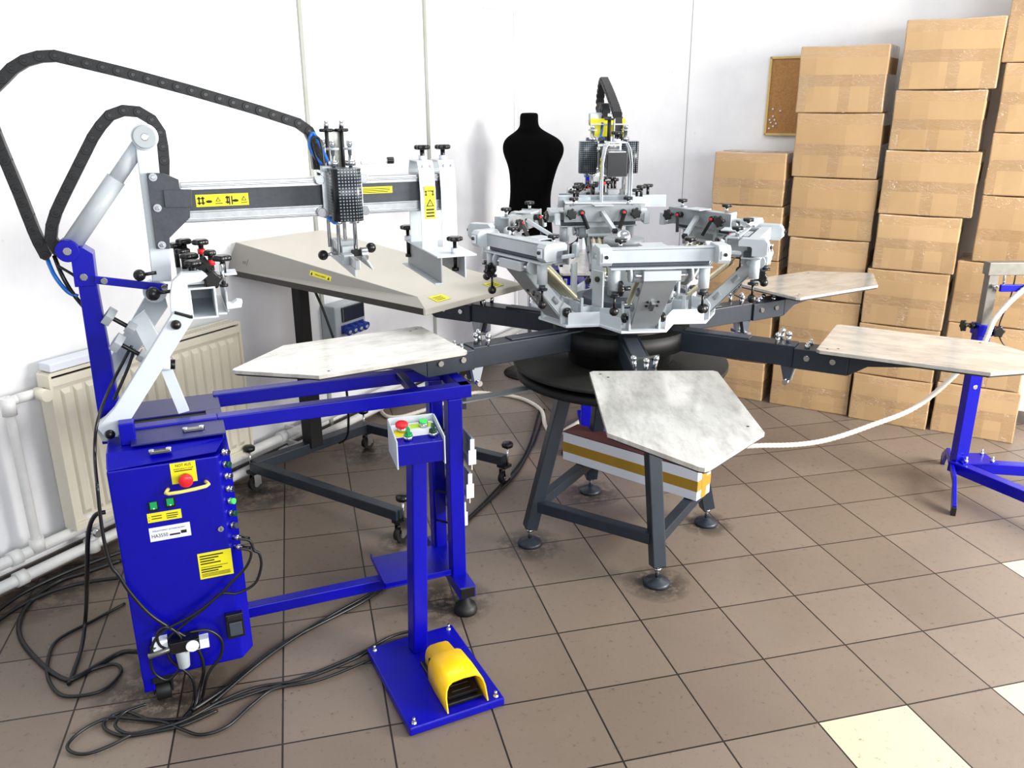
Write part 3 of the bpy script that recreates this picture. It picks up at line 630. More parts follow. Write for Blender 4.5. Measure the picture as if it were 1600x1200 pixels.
# ------------------------------------------------------------------ screen printing machine (blue half-automat)
HA = radians(22); HM = Vector((-.925, 2.445, 0)); H1 = Vector((cos(HA), sin(HA), 0)); H2_ = Vector((-sin(HA), cos(HA), 0))
def hp(px, py, w):
    p = onp(px, py, HM+H2_*w, H2_)-HM; return Vector((p.dot(H1), w, p.z))
def poly(pts, w0, w1): return [hp(x, y, w0) for x, y in pts], (0, w1-w0, 0)
def machine():
    root = empty('screen_printing_machine', HM, HA, 'blue and white screen printing machine with long beam at the left', 'printing machine')
    X, Z = Vector((1, 0, 0)), Vector((0, 0, 1))
    # cabinet
    b = MB(); pl = [(-.30, -.31), (-.018, -.31), (.018, -.262), (.018, .06), (-.30, .06)]
    b.prism([(x, y, .1) for x, y in pl], (0, 0, .67), BLUE)
    b.hexa([(-.30, -.31, .77), (-.018, -.31, .782), (.018, .06, .782), (-.30, .06, .77), (-.30, -.25, .8), (.01, -.25, .8), (.018, .06, .8), (-.30, .06, .8)], BLUE)
    cab = b.build('cabinet', root, .004)
    b = MB(); b.bb(-.262, -.222, -.21, -.17, .8, .865, BLUE); b.build('post_socket', cab, .003); b = MB(); b.bb(-.3, -.27, -.3, -.25, .05, .11, BLUE); b.build('castor_leg', cab, .003)
    F = -.3105
    def P(px, py): v = hp(px, py, F); return v
    def sticker(name, c, wd, ht, m, lines=(), par=cab, y=F):
        b = MB(); b.bb(c.x-wd/2, c.x+wd/2, y-.0008, y+.0004, c.z-ht/2, c.z+ht/2, m)
        for (tx, fx, fz, sz, ext) in lines:
            o = Vector((c.x-wd/2+fx*wd, y-.0008, c.z+ht/2-fz*ht))
            if tx == '-': b.bb(o.x, o.x+ext*wd, y-.0013, y-.0008, o.z, o.z+sz*ht, INK)
            elif tx == 'tri':
                s = sz*ht; b.prism([o, o+X*s, o+X*s*.5+Z*s*.9], (0, -.0005, 0), INK); b.prism([o+X*s*.2+Z*s*.12+Vector((0, -.0005, 0)), o+X*s*.8+Z*s*.12+Vector((0, -.0005, 0)), o+X*s*.5+Z*s*.68+Vector((0, -.0005, 0))], (0, -.0003, 0), m); b.bb(o.x+s*.46, o.x+s*.54, y-.0018, y-.0013, o.z+s*.25, o.z+s*.5, INK)
            elif tx == 'arr':
                s = sz*ht; b.bb(o.x, o.x+s*.16, y-.0013, y-.0008, o.z+s*.2, o.z+s*.8, INK); b.prism([o+X*(-s*.2)+Z*s*.7, o+X*s*.36+Z*s*.7, o+X*s*.08+Z*s], (0, -.0005, 0), INK); b.prism([o+X*(-s*.2)+Z*s*.3, o+X*s*.08, o+X*s*.36+Z*s*.3], (0, -.0005, 0), INK)
            elif tx == 'blob': b.sph(o+X*sz*ht*.5+Z*sz*ht*.4, sz*ht*.5, INK, 10, (1.3, .04, .6))
            else: b.text(tx, o, X, Z, sz*ht*1.25, INK, .0005, ext*wd)
        return b.build(name, par)
    sticker('emergency_label', P(287, 738), .066, .062, YEL, [('NOT AUS', .2, .2, .16, .62), ('EMERGENCY STOP', .12, .34, .08, .78), ('-', .14, .42, .04, .7)])
    b = MB(); c = P(290, 746); c.y = F; b.cyl(c, c+Vector((0, -.014, 0)), .013, DGREY).lathe(c+Vector((0, -.014, 0)), c+Vector((0, -1, 0)), [(0, .012), (.004, .019), (.014, .019), (.018, .014), (.019, .001)], RED, 20); b.build('emergency_button', cab, label='red mushroom stop button')
    b = MB(); a0, a1 = P(263, 764), P(321, 752); b.tube([a0, a0+Vector((0, -.025, -.004)), a1+Vector((0, -.025, -.004)), a1], .005, M_('cream_handle', '#ecd874', .4), 10, 3); b.build('door_handle', cab)
    for px, py in ((240, 791), (266, 785)):
        c = P(px, py); b = MB(); b.box((c.x, F-.001, c.z), (.026, .004, .03), BLACK).box((c.x, F-.005, c.z+.004), (.018, .006, .02), GREEN).box((c.x, F-.0085, c.z-.004), (.004, .001, .004), PAPER); b.build('rocker_switch', cab, .001)
    sticker('switch_label', P(257, 806), .088, .028, YEL, [('-', .12, .4, .09, .3), ('-', .12, .68, .09, .3), ('-', .56, .35, .09, .34), ('-', .56, .58, .09, .34), ('-', .56, .8, .09, .3), ('1', .03, .5, .2, .03), ('0', .03, .85, .2, .03)])
    sticker('type_plate', P(266, 831), .107, .042, PAPER, [('PÓŁAUTOMAT SITODRUKOWY', .08, .32, .13, .8), ('HA3550', .04, .75, .3, .4), ('-', .48, .76, .12, .26), ('-', .76, .72, .22, .14)])
    sticker('instruction_label', P(337, 881), .092, .083, YEL, [('-', .06, .14+.1*i, .045, l) for i, l in enumerate((.7, .55, .42, .6))]+[('-', .06, .56, .02, .8), ('-', .06, .66, .045, .62), ('-', .06, .75, .045, .5)]+[('-', .06, .82+.05*i, .02, .85) for i in range(3)])
    c = P(345, 826); b = MB(); b.cyl((c.x, F, c.z), (c.x, F-.004, c.z), .008, CHROME, n=20).box((c.x, F-.0045, c.z), (.002, .002, .008), INK); b.build('door_lock', cab)
    b = MB(); c = P(368, 968); b.bb(c.x-.028, c.x+.022, F-.02, F, c.z-.05, c.z+.03, BLACK).bb(c.x-.02, c.x+.016, F-.024, F-.02, c.z-.04, c.z+.005, DGREY).bb(c.x-.024, c.x+.018, F-.024, F-.02, c.z+.012, c.z+.028, BLACKM); b.build('power_inlet', cab, .002)
    # row of valves and buttons on the chamfered corner
    cn = Vector((.8, -.6, 0)); 
    for i, (py, m2) in enumerate(((708, BLUE), (727, GREEND), (745, BLUE), (765, BLUE), (784, GREENL), (803, GREEND), (822, DGREY))):
        v = hp(347+.155*(py-708), py, -.30); b = MB(); p = Vector((-.002, -.29, v.z)); b.cyl(p, p+cn*.008, .0095, CHROME).cyl(p+cn*.008, p+cn*.02, .0085, m2 if m2 is not BLUE else CHROME, n=14); b.build('push_button', cab)
    for py in (842, 857):
        v = hp(367, py, -.30); p = Vector((.0, -.286, v.z)); b = MB(); b.cyl(p, p+cn*.02, .008, CHROME).cyl(p+cn*.02, p+cn*.05, .0065, BLACK); b.build('cable_plug', cab)
    # pressure regulator at the foot of the cabinet
    b = MB(); c = P(283, 1000); F2 = F
    b.bb(c.x-.075, c.x-.035, F-.03, F, c.z-.005, c.z+.03, PAPER).bb(c.x-.03, c.x+.05, F-.05, F, c.z-.01, c.z+.025, BLACK).cyl((c.x, F-.03, c.z-.01), (c.x, F-.03, c.z-.07), .02, LGREY, .016, 16).cyl((c.x-.09, F-.03, c.z-.012), (c.x-.03, F-.03, c.z-.002), .009, BRASS).bb(c.x+.03, c.x+.075, F-.03, F, c.z-.025, c.z+.005, PAPER).cyl((c.x+.03, F-.055, c.z+.006), (c.x+.03, F-.05, c.z+.006), .018, PAPER)
    b.build('air_regulator', cab, .001)
    # top plate with slot, latches
    b = MB()
    for x0, x1, y0, y1 in ((-.235, .015, -.25, -.1), (-.235, .015, -.035, .125), (-.235, -.23, -.1, -.035), (-.03, .015, -.1, -.035)): b.bb(x0, x1, y0, y1, .809, .814, BLUETOP)
    b.bb(-.235, .012, -.11, -.025, .8, .8085, BLACKM)  # black sheet put under the slot, stands in for its dark depth
    b.build('table_top', root, .001)
    for px, py, w in ((302, 668, -.2), (250, 703, -.28)):
        v = hp(px, py, w); b = MB(); z = .815 if w > -.25 else .793; b.box((v.x, w, z+.004), (.052, .016, .008), BRASS); 
        for s in (-1, 1): b.cyl((v.x+s*.022, w, z), (v.x+s*.022, w, z+.011), .008, CHROME)
        b.build('lid_catch', root, .001)
    # frame
    b = MB()
    for y in (-.11, .11): b.bb(.0, .80, y-.022, y+.022, .775, .82, BLUE)
    b.bb(.76, .80, -.13, .13, .775, .82, BLUE).bb(.6, .63, -.09, .09, .795, .82, BLUETOP)
    b.bb(-.3, .0, -.13, -.09, .79, .82, BLUE)
    b.build('table_frame', root, .003)
    for y in (-.11, .11):
        b = MB(); b.bb(.715, .765, y-.025, y+.025, .1, .776, BLUE); b.build('leg', root, .003)
    b = MB(); b.bb(.71, .77, -.22, .18, .07, .115, BLUE).bb(.018, .71, -.07, -.03, .08, .12, BLUE)
    b.bb(.713, .767, -.222, -.2, .072, .113, BLACK); b.build('base_rail', root, .003)
    b = MB(); b.bb(.47, .71, -.13, .09, .118, .123, BLUE).bb(.47, .475, -.13, .09, .123, .14, BLUE).bb(.47, .71, -.13, -.125, .123, .14, BLUE); b.build('tray', root, .001)
    for p in ((.74, -.19, 0), (.74, .15, 0), ):
        b = MB(); p = Vector(p); b.lathe(p, p+Z, [(0, .04), (.01, .042), (.03, .036), (.035, .02), (.07, .012)], RUBBER, 24); b.build('rubber_foot', root)
    for p in ((-.25, -.27), (-.25, .03), (-.02, .03)):
        b = MB(); x, y = p; b.cyl((x-.02, y, .03), (x+.02, y, .03), .03, RUBBER, n=24).cyl((x-.022, y, .03), (x+.022, y, .03), .012, DGREY).bb(x-.028, x-.023, y-.02, y+.025, .03, .075, BLACKM).bb(x+.023, x+.028, y-.02, y+.025, .03, .075, BLACKM).bb(x-.03, x+.03, y-.03, y+.03, .073, .1, BLACKM); b.build('castor', root, .001)
    b = MB(); b.cyl((.705, .03, .76), (.705, .03, .15), .006, BLUE)
    for z in (.62, .5, .38, .26): b.bar((.705, .03, z), (.76, -.03, z), .006, .006, BLACKM)
    b.build('squeegee_rack', root)
    # post
    b = MB(); pts = [(153, 690), (153, 643), (122, 448), (150, 440), (185, 643), (205, 690)]
    b.prism(*poly([(160, 695), (122, 446), (151, 442), (192, 668), (200, 690)], -.03, .03), BLUE); post = b.build('post', root, .003)
    b = MB(); b.prism(*poly([(110.5, 403), (125, 385), (145, 397), (151, 446), (117, 449)], -.04, .04), BLUE)
    c = hp(105, 393, -.045); b.cyl(c, c+Vector((0, .09, 0)), .03, BLUE, n=28).cyl(c+Vector((0, -.003, 0)), c+Vector((0, .02, 0)), .011, CHROME)
    for px, py in ((131, 433), ): c = hp(px, py, -.041); b.cyl(c, c+Vector((0, -.003, 0)), .01, CHROME)
    b.build('post_bracket', post, .003)
    b = MB(); b.bar(hp(148, 437, -.045), hp(262, 450, -.045), .008, .022, BLUE)
    for q in ((163, 439), (257, 449)): c = hp(*q, -.05); b.cyl(c, c+Vector((0, -.005, 0)), .009, CHROME)
    b.build('link_bar', root, .001)
    # white upright arm with top boss
    b = MB(); b.prism(*poly([(212, 225), (213, 240), (232, 385), (238, 440), (268, 440), (266, 385), (252, 300), (245, 225)], -.035, .015), WHITE)
    c = hp(226, 214, -.045); b.cyl(c, c+Vector((0, .07, 0)), .035, WHITE, n=32).lathe(c+Vector((0, -.001, 0)), c+Vector((0, -1, 0)), [(0, .033), (.004, .028)], LGREY, 28).cyl(c+Vector((0, -.006, 0)), c, .011, CHROME)
    b.build('upright_arm', root, .003)
    b = MB(); p0, p1 = hp(110, 385, .0), hp(222, 220, .0); mid = p0.lerp(p1, .64); b.cyl(p0, mid, .026, LGREY, n=24).cyl(mid, p1, .021, WHITE, n=24); b.build('lift_cylinder', root)
    b = MB(); g = M_('charcoal_hammered_paint', '#3d4148', .5, 0, .25, 60, .3)
    b.prism(*poly([(229, 271), (255, 271), (279, 281), (282, 297), (256, 299), (258, 323), (297, 322), (297, 340), (265, 372), (266, 389), (244, 389)], -.06, -.04), g)
    b.prism(*poly([(255, 297), (300, 297), (300, 324), (258, 324)], -.065, -.04), g)
    for q in ((239, 277), (246, 325), (253, 383)): c = hp(*q, -.06); b.cyl(c, c+Vector((0, -.003, 0)), .011, LGREY).cyl(c+Vector((0, -.003, 0)), c+Vector((0, -.005, 0)), .006, CHROME, n=6)
    b.build('beam_bracket', root, .002)
    # beam
    b = MB(); s0, s1 = -.02, .765
    b.bb(s0, s1, -.04, .04, 1.472, 1.495, ALU).bb(s0, s1, -.046, .046, 1.482, 1.488, ALU).bb(s0, s1, -.04, .04, 1.382, 1.412, ALU).bb(s0, s1, -.048, .048, 1.386, 1.392, ALU)
    b.bb(s0, s1, -.036, .036, 1.41, 1.474, g); b.bb(s0+.0, s1, -.044, -.036, 1.4105, 1.4165, ALU); b.bb(s1, s1+.012, -.045, .045, 1.385, 1.49, BLACK)
    beam = b.build('beam', root, .0015)
    c = (hp(305, 315, -.036)+hp(388, 298, -.036))/2; x0 = hp(305, 307, -.037).x; x1 = hp(388, 307, -.037).x; W_ = x1-x0
    sticker('hazard_label', Vector(((x0+x1)/2, 0, 1.442)), W_, .034, YEL, [('arr', .05, .85, .7, .1), ('arr', .12, .85, .7, .1), ('blob', .2, .75, .4, .1), ('tri', .37, .6, .42, .1), ('-', .36, .8, .06, .14), ('arr', .58, .85, .7, .1), ('-', .62, .9, .7, .022), ('-', .67, .9, .7, .022), ('blob', .7, .75, .4, .1), ('tri', .86, .6, .42, .1), ('-', .85, .8, .06, .12)], beam, -.0365)
    x0 = hp(563, 296, -.037).x; x1 = hp(613, 296, -.037).x
    sticker('warning_label', Vector(((x0+x1)/2, 0, 1.452)), x1-x0, .02, YEL, [('-', .06, .35, .1, .86), ('-', .06, .6, .1, .86), ('-', .06, .85, .1, .8)], beam, -.0365)
    # carriage
    cx = .43
    b = MB(); b.bb(cx-.055, cx+.055, .045, .055, 1.37, 1.53, ALU).bb(cx-.055, cx+.06, -.055, .055, 1.505, 1.515, ALU).bb(cx-.06, cx+.06, -.06, -.05, 1.385, 1.515, ALU)
    b.bb(cx-.06, cx-.035, -.085, -.05, 1.515, 1.53, LGREY)
    for z in (1.395, 1.49):
        for s in (-1, 1): b.cyl((cx+s*.065, -.05, z), (cx+s*.065, -.065, z), .014, CHROME)
    b.cyl((cx+.06, -.06, 1.535), (cx+.15, -.06, 1.54), .006, PAPER).cyl((cx+.14, -.06, 1.54), (cx+.16, -.06, 1.54), .01, BLACK)
    car = b.build('carriage', root, .001)
    b = MB(); n = 20; pts = []
    for x, y, a0, a1 in ((cx+.02, -.13, -90, 0), (cx+.02, -.06, 0, 0), (cx-.045, -.06, 180, 180), (cx-.02, -.13, 180, 270)):
        for i in range(7): a = radians(a0+(a1-a0)*i/6); pts.append((x+.026*cos(a), y+.026*sin(a), 1.375))
    pts = [(cx+.045, -.06, 1.375), (cx+.045, -.12, 1.375)]+[(cx+.02+.025*cos(radians(-a)), -.12+.025*sin(radians(-a)), 1.375) for a in range(15, 91, 15)]+[(cx-.02+.025*cos(radians(-a)), -.12+.025*sin(radians(-a)), 1.375) for a in range(90, 181, 15)]+[(cx-.045, -.06, 1.375)]
    b.prism(pts, (0, 0, .15), MESH, True); b.build('guard', car, label='black perforated guard')
    b = MB()
    pts = [(x, -y, z) for x, y, z in pts]; b.prism(pts, (0, 0, .15), MESH, True); b.build('guard', car)
    for dx, yy in ((-.025, -.08), (.025, -.08), (-.025, .08), (.025, .08)):
        b = MB(); b.cyl((cx+dx, yy, 1.27), (cx+dx, yy, 1.585), .006, CHROME, n=10).cyl((cx+dx, yy, 1.53), (cx+dx, yy, 1.545), .015, CHROME, n=12).cyl((cx+dx, yy, 1.362), (cx+dx, yy, 1.374), .015, CHROME).cyl((cx+dx, yy, 1.575), (cx+dx, yy, 1.581), .019, LGREY).cyl((cx+dx, yy, 1.585), (cx+dx, yy, 1.6), .008, CHROME, n=6); b.build('lift_rod', car)
    for dx in (-.025, .02):
        b = MB(); b.cyl((cx+dx, .0, 1.5), (cx+dx, .0, 1.65), .006, BLACKM, n=10).star((cx+dx, 0, 1.628), (0, 0, 1), .019, .01, BLACK, 8).cyl((cx+dx, 0, 1.633), (cx+dx, 0, 1.655), .007, CHROME, n=6); b.build('height_knob', car)
    b = MB(); b.bb(cx-.018, cx+.02, .02, .026, 1.5, 1.63, BRASS); b.build('scale_plate', car)
    # squeegee and flood bar holders below the carriage, running across the beam
    b = MB(); zc = 1.262
    b.bb(cx-.012, cx+.002, -.24, .15, zc-.012, zc+.014, ALU).bb(cx-.014, cx-.008, -.235, .145, zc-.034, zc-.01, LGREY)
    b.box((cx-.004, -.09, zc+.012), (.034, .03, .045), LGREY).box((cx-.004, .08, zc+.012), (.034, .03, .045), LGREY).box((cx-.012, -.13, zc+.002), (.03, .05, .03), LGREY)
    b.bb(cx-.02, cx+.04, .0, .05, zc+.01, zc+.035, LGREY)
    b.build('squeegee_holder', car, .001)
    b = MB(); b.box((cx+.04, -.05, zc-.008), (.006, .3, .034), LGREY, Matrix.Rotation(radians(-30), 3, 'Y')); b.cyl((cx+.03, -.12, zc+.012), (cx+.05, -.12, zc+.012), .02, ALU).box((cx+.03, -.1, zc+.014), (.05, .02, .02), BLACK); b.build('flood_bar', car, .001)
    for c0, c1 in (((cx-.01, .0, zc+.0), (cx-.062, .0, zc-.004)), ((cx+.04, -.05, zc+.01), (cx+.08, -.04, zc+.016))):
        b = MB(); b.cyl(c0, c1, .006, CHROME).sph(c1, .016, BLACK); b.build('ball_knob', car)
    b = MB(); b.tube([(cx-.05, -.02, 1.53), (cx-.08, -.02, 1.58), (cx-.065, -.02, 1.62), (cx-.03, -.04, 1.53)], .005, BCBL); b.build('air_hose', car); b = MB(); b.tube([(cx-.06, -.02, 1.53), (cx-.075, -.03, 1.6), (cx-.05, -.03, 1.6), (cx-.045, -.04, 1.5)], .004, BLACK); b.build('air_hose', car); b = MB(); b.tube([(cx-.05, -.07, 1.38), (cx-.035, -.1, 1.37), (cx-.02, -.09, 1.39)], .006, BCBL); b.build('air_hose', car)
    # arched screen holder at the end of the beam
    for x0 in (.668, .735):
        wd = .05; th = .004; path = [(-.066, 1.27), (-.066, 1.44), (-.056, 1.505), (-.04, 1.535), (.04, 1.535), (.056, 1.505), (.066, 1.44), (.066, 1.27)]
        b = MB()
        for p, q in zip(path, path[1:]):
            b.bar((x0+wd/2, p[0], p[1]), (x0+wd/2, q[0], q[1]), wd, th, WHITE) if False else b.prism([(x0, p[0], p[1]), (x0, q[0], q[1]), (x0+wd, q[0], q[1]), (x0+wd, p[0], p[1])], (0, (.004 if abs(p[1]-q[1]) > .005 else 0), (-.004 if abs(p[1]-q[1]) <= .005 else 0)), WHITE)
        for s in (-1, 1): b.bb(x0+.025+s*.012-.004, x0+.025+s*.012+.004, -.058, -.056, 1.515, 1.523, CHROME)
        ar = b.build('arch_bracket', root, .001)
        b = MB(); b.cyl((x0+.03, 0, 1.535), (x0+.03, 0, 1.565), .007, BLACK).cyl((x0+.03, 0, 1.535), (x0+.03, 0, 1.548), .012, PAPER).star((x0+.03, 0, 1.573), (0, 0, 1), .022, .014, BLACK); b.build('star_knob', ar)
        if x0 < .7: sticker('press_label', Vector((x0+.03, 0, 1.41)), .034, .1, YEL, [('arr', .1, .3, .18, .1), ('arr', .75, .3, .18, .1), ('-', .3, .16, .03, .4), ('tri', .12, .62, .26, .1), ('-', .12, .74, .05, .76), ('-', .12, .84, .05, .76), ('-', .12, .94, .05, .76)], ar, -.0665)
    b = MB(); b.bb(.665, .79, -.235, .14, 1.265, 1.27, WHITE).bb(.675, .68, -.235, .14, 1.19, 1.268, GREY).bb(.655, .68, -.235, .14, 1.186, 1.19, LGREY); b.bb(.75, .755, -.235, .14, 1.2, 1.268, LGREY)
    sc = b.build('screen_clamp', root, .001)
    for p in ((.67, .11), (.735, -.19), ):
        b = MB(); x, y = p; b.cyl((x, y, 1.225), (x, y, 1.305), .006, BLACK).cyl((x, y, 1.27), (x, y, 1.285), .012, PAPER).cyl((x, y, 1.215), (x, y, 1.225), .011, BLACK).star((x, y, 1.313), (0, 0, 1), .022, .014, BLACK); b.build('star_knob', sc)
    # left screen clamp at the cabinet end
    b = MB()
    for y0, y1 in ((-.16, -.155), (.1, .105)):
        b.prism([(-.05, y0, 1.13), (.032, y0, 1.13), (.032, y0, 1.215), (-.05, y0, 1.222)], (0, .005, 0), LGREY) if y0 > 0 else None
    for z in (1.128, 1.212): b.bb(-.034, .034, -.16, .1, z, z+.006, WHITE)
    b.bb(-.036, -.03, -.16, .1, 1.128, 1.218, WHITE).bb(.03, .036, -.16, .1, 1.128, 1.218, WHITE)
    b.bb(.036, .06, -.16, .1, 1.135, 1.141, WHITE).bb(.06, .066, -.16, .1, 1.141, 1.2, LGREY)
    b.prism([(-.09, -.165, 1.13), (-.036, -.165, 1.13), (-.036, -.165, 1.23), (.0, -.165, 1.235), (.02, -.165, 1.25), (.005, -.165, 1.262), (-.05, -.165, 1.262), (-.075, -.165, 1.24), (-.085, -.165, 1.2)], (0, .03, 0), WHITE)
    b.prism([(.06, -.165, 1.15), (.1, -.165, 1.152), (.105, -.165, 1.172), (.09, -.165, 1.175), (.075, -.165, 1.165), (.06, -.165, 1.17)], (0, .03, 0), WHITE)
    b.bb(-.06, .05, -.15, .1, 1.225, 1.235, LGREY).bb(.02, .1, -.13, -.06, 1.24, 1.246, WHITE)
    lc = b.build('rear_screen_clamp', root, .002)
    for px, py, w, r in ((274, 383, .1, .021), (287, 377, .08, .021), (296, 400, -.02, .024), (313, 378, .03, .022), (302, 411, -.1, .023), (347, 403, -.11, .024), (328, 395, -.05, .016), (285, 392, .06, .021)):
        v = hp(px, py, w); b = MB(); b.cyl((v.x, w, 1.235), (v.x, w, v.z), .0075, BLACK).star(v, (0, 0, 1), r, .016, BLACK, 5)
        if (px, py) in ((313, 378), (328, 395)): b.cyl((v.x, w, v.z-.035), (v.x, w, v.z-.02), .011, RED)
        b.build('star_knob', lc)
    v = hp(331, 437, -.15); b = MB(); b.star(v, (.2, -1, 0), .024, .015, BLACK, 5).cyl(v, v+Vector((0, .04, 0)), .007, BLACK); b.build('star_knob', lc)
    v = hp(349, 440, -.14); b = MB(); b.cyl(v+Vector((0, 0, -.01)), v+Vector((0, 0, .05)), .006, CHROME).cyl(v-Vector((0, 0, .014)), v-Vector((0, 0, .006)), .012, BLACK); b.build('clamp_screw', lc)
    b = MB(); b.bar(hp(300, 410, -.08), hp(331, 425, -.08), .02, .02, BLACK).bar(hp(315, 405, -.05), hp(332, 432, -.1), .018, .02, BLACK); b.build('clamp_lever', lc, .002)
    # parallel arms
    b = MB(); b.prism(*poly([(151, 669), (178, 640), (271, 488), (302, 500), (205, 655), (184, 682), (166, 685)], -.17, -.14), WHITE)
    c = hp(287, 492, -.155); b.box(c+Vector((0, 0, .003)), (.05, .036, .008), BLACK, Matrix.Rotation(radians(22), 3, 'Y'))
    for q in ((172, 678), (275, 507)): c = hp(*q, -.17); b.lathe(c, c+Vector((0, -1, 0)), [(0, .013), (.006, .014), (.012, .01), (.015, .002)], BLACK)
    b.build('front_lift_arm', root, .002)
    b = MB(); b.prism(*poly([(162, 577), (232, 455), (258, 465), (262, 480), (182, 600), (165, 600)], .1, .125), LGREY)
    c = hp(242, 456, .09); b.cyl(c, c+Vector((0, .04, 0)), .034, WHITE, n=28); b.build('rear_lift_arm', root, .002)
    b = MB(); b.prism(*poly([(205, 503), (226, 486), (264, 552), (240, 572)], .02, .05), WHITE); b.build('arm_web', root, .002)
    b = MB(); b.prism(*poly([(247, 570), (262, 560), (296, 642), (279, 647)], -.07, -.05), WHITE); c = hp(257, 567, -.08); b.cyl(c+Vector((-.03, 0, 0)), c+Vector((.015, 0, -.006)), .018, PAPER).cyl(c+Vector((.015, 0, -.006)), c+Vector((.028, 0, -.008)), .015, BLACK); b.build('strut', root, .001)
    b = MB(); b.prism(*poly([(150, 672), (180, 652), (205, 662), (195, 690), (160, 690)], -.13, -.05), LGREY); b.build('arm_hinge', root, .001)
    for (p, q, w) in (((170, 494), (203, 512), -.02), ((183, 535), (222, 556), -.08)):
        a_, c_ = hp(*p, w), hp(*q, w); dd = (c_-a_).normalized(); b = MB(); b.cyl(a_, c_, .0065, BLACK).cyl(a_-dd*.01, a_+dd*.012, .03, LGREY, n=6).cyl(c_-dd*.01, c_+dd*.014, .02, LGREY, n=6); b.build('adjusting_screw', root, .001)
    for q, w, l in (((218, 430), -.05, .045), ((239, 459), -.1, .055)):
        c = hp(*q, w); b = MB(); b.sph(c, .017 if l < .05 else .02, BLACK).cyl(c, c+Vector((l, 0, .004)), .005, BLACK); b.build('ball_knob', root)
    b = MB(); b.tube([hp(206, 540, -.08), hp(190, 570, -.08), hp(170, 610, -.09), hp(152, 660, -.18), hp(148, 710, -.2), hp(152, 760, -.3)], .0045, BLACK); b.build('air_hose', root); b = MB(); b.tube([hp(210, 545, -.08), hp(200, 575, -.08), hp(178, 625, -.09)], .0045, BLACK)
    b.build('air_hose', root); b = MB(); b.tube([hp(72, 400, .05), hp(85, 430, .02), hp(105, 455, .02), hp(122, 463, .02)], .006, BCBL); b.build('air_hose', root); b = MB(); b.tube([hp(85, 400, .05), hp(97, 430, .02), hp(115, 460, .02), hp(140, 490, .02)], .006, BLACK).tube([hp(90, 415, .02), hp(112, 428, .0), hp(120, 435, 0)], .004, BLACK)
    b.build('air_hose', root)
    # energy chains
    CH = M_('black_energy_chain', '#0c0d11', .5, 0, .3, 50)
    def chain(px, w, wd):
        P0 = [hp(x, y, w) for x, y in px]; L = [0]
        for a_, c_ in zip(P0, P0[1:]): L.append(L[-1]+(c_-a_).length)
        n = max(2, int(L[-1]/.037)); Q = []
        for i in range(n+1):
            t = L[-1]*i/n; k = max(j for j in range(len(L)) if L[j] <= t+1e-9); k = min(k, len(P0)-2); f = (t-L[k])/(L[k+1]-L[k]); Q.append(P0[k].lerp(P0[k+1], f))
        b = MB()
        for i, (a_, c_) in enumerate(zip(Q, Q[1:])):
            d = (c_-a_); l = d.length; d.normalize(); m_ = (a_+c_)/2; nrm = Vector((d.z, 0, -d.x))
            b.bar(a_-d*.004, c_+d*.004, wd*(1 if i % 2 else .94), .030, CH, up=nrm)
            for s in (-1, 1): b.cyl(a_+Vector((0, s*wd/2, 0)), a_+Vector((0, s*(wd/2+.003), 0)), .0125, CH, n=12).cyl(a_+Vector((0, s*(wd/2+.003), 0)), a_+Vector((0, s*(wd/2+.0045), 0)), .006, BLACK, n=8)
        return b.build('energy_chain', root, .0015)
    chain([(72, 398), (58, 372), (30, 300), (0, 228), (-22, 172), (-18, 145), (0, 128), (24, 103), (48, 91), (80, 86), (200, 115), (300, 142), (400, 171), (470, 194), (488, 210), (493, 235), (496, 262)], .05, .04)
    chain([(92, 392), (78, 370), (84, 340), (100, 305), (150, 205), (172, 180), (195, 172), (213, 173), (235, 184), (250, 205), (255, 232), (257, 262), (256, 272)], .04, .04)
    return root
mroot = machine()
m2 = copy_tree(mroot); m2.location = (.475, 4.68, 0); m2.rotation_euler = (0, 0, radians(270.5))
b = MB(); b.bb(.66, .672, -.26, .25, 1.235, 1.285, LGREY).bb(.64, .672, -.26, .25, 1.285, 1.29, WHITE).bb(.6, .66, -.26, .25, 1.235, 1.24, GREY)
for y in (-.15, .13): b.bb(.672, .70, y-.04, y+.04, 1.24, 1.285, WHITE)
wr = b.build('wide_screen_rail', m2, .001)
for y, x in ((-.17, .68), (-.09, .62), (.13, .68), (.17, .62)):
    b = MB(); b.cyl((x, y, 1.285), (x, y, 1.325), .007, BLACK).star((x, y, 1.33), (0, 0, 1), .023, .014, BLACK); b.build('star_knob', wr)
for y in (-.045, .045):
    b = MB(); b.bb(.37, .375, y-.042, y+.042, 1.545, 1.63, YEL).bb(.375, .39, y-.042, y+.042, 1.6, 1.606, WHITE); b.build('yellow_cover', m2, .001, 'bright yellow cover plate')
tag(m2, 'blue screen printing machine standing behind the rotary press, seen end-on', 'printing machine')

# squeegees hanging on the blue frame's rack
def squeegees():
    for i, (s, w, z, L, lab) in enumerate(((.79, -.12, .545, .3, 'topmost grey and white squeegee hanging at the blue leg'), (.79, -.1, .405, .28, 'middle grey and white squeegee hanging at the blue leg'), (.775, -.09, .285, .24, 'lowest grey squeegee hanging at the blue leg'))):
        b = MB(); y0, y1 = -L/2, L/2
        b.bb(-.004, .004, y0, y1, .02, .1, GREY); b.bb(-.012, .014, y0, y1, 0, .03, LGREY).bb(-.006, .004, y0+.005, y1-.005, .0, .02, PAPER).bb(-.014, .014, y0-.003, y0, .0, .055, PAPER).bb(-.008, .008, y0-.003, y0, .055, .095, PAPER)
        b.bb(-.0025, .0025, y0+.002, y1-.002, -.022, 0, M_('amber_rubber_%d' % i, '#d9cfae', .4))
        o = b.build('squeegee', bev=.0015); p = HM+H1*s+H2_*(w+.12); o.location = (p.x, p.y, z-.0); o.rotation_euler = (radians(2), 0, HA); tag(o, lab, 'squeegee')
squeegees()

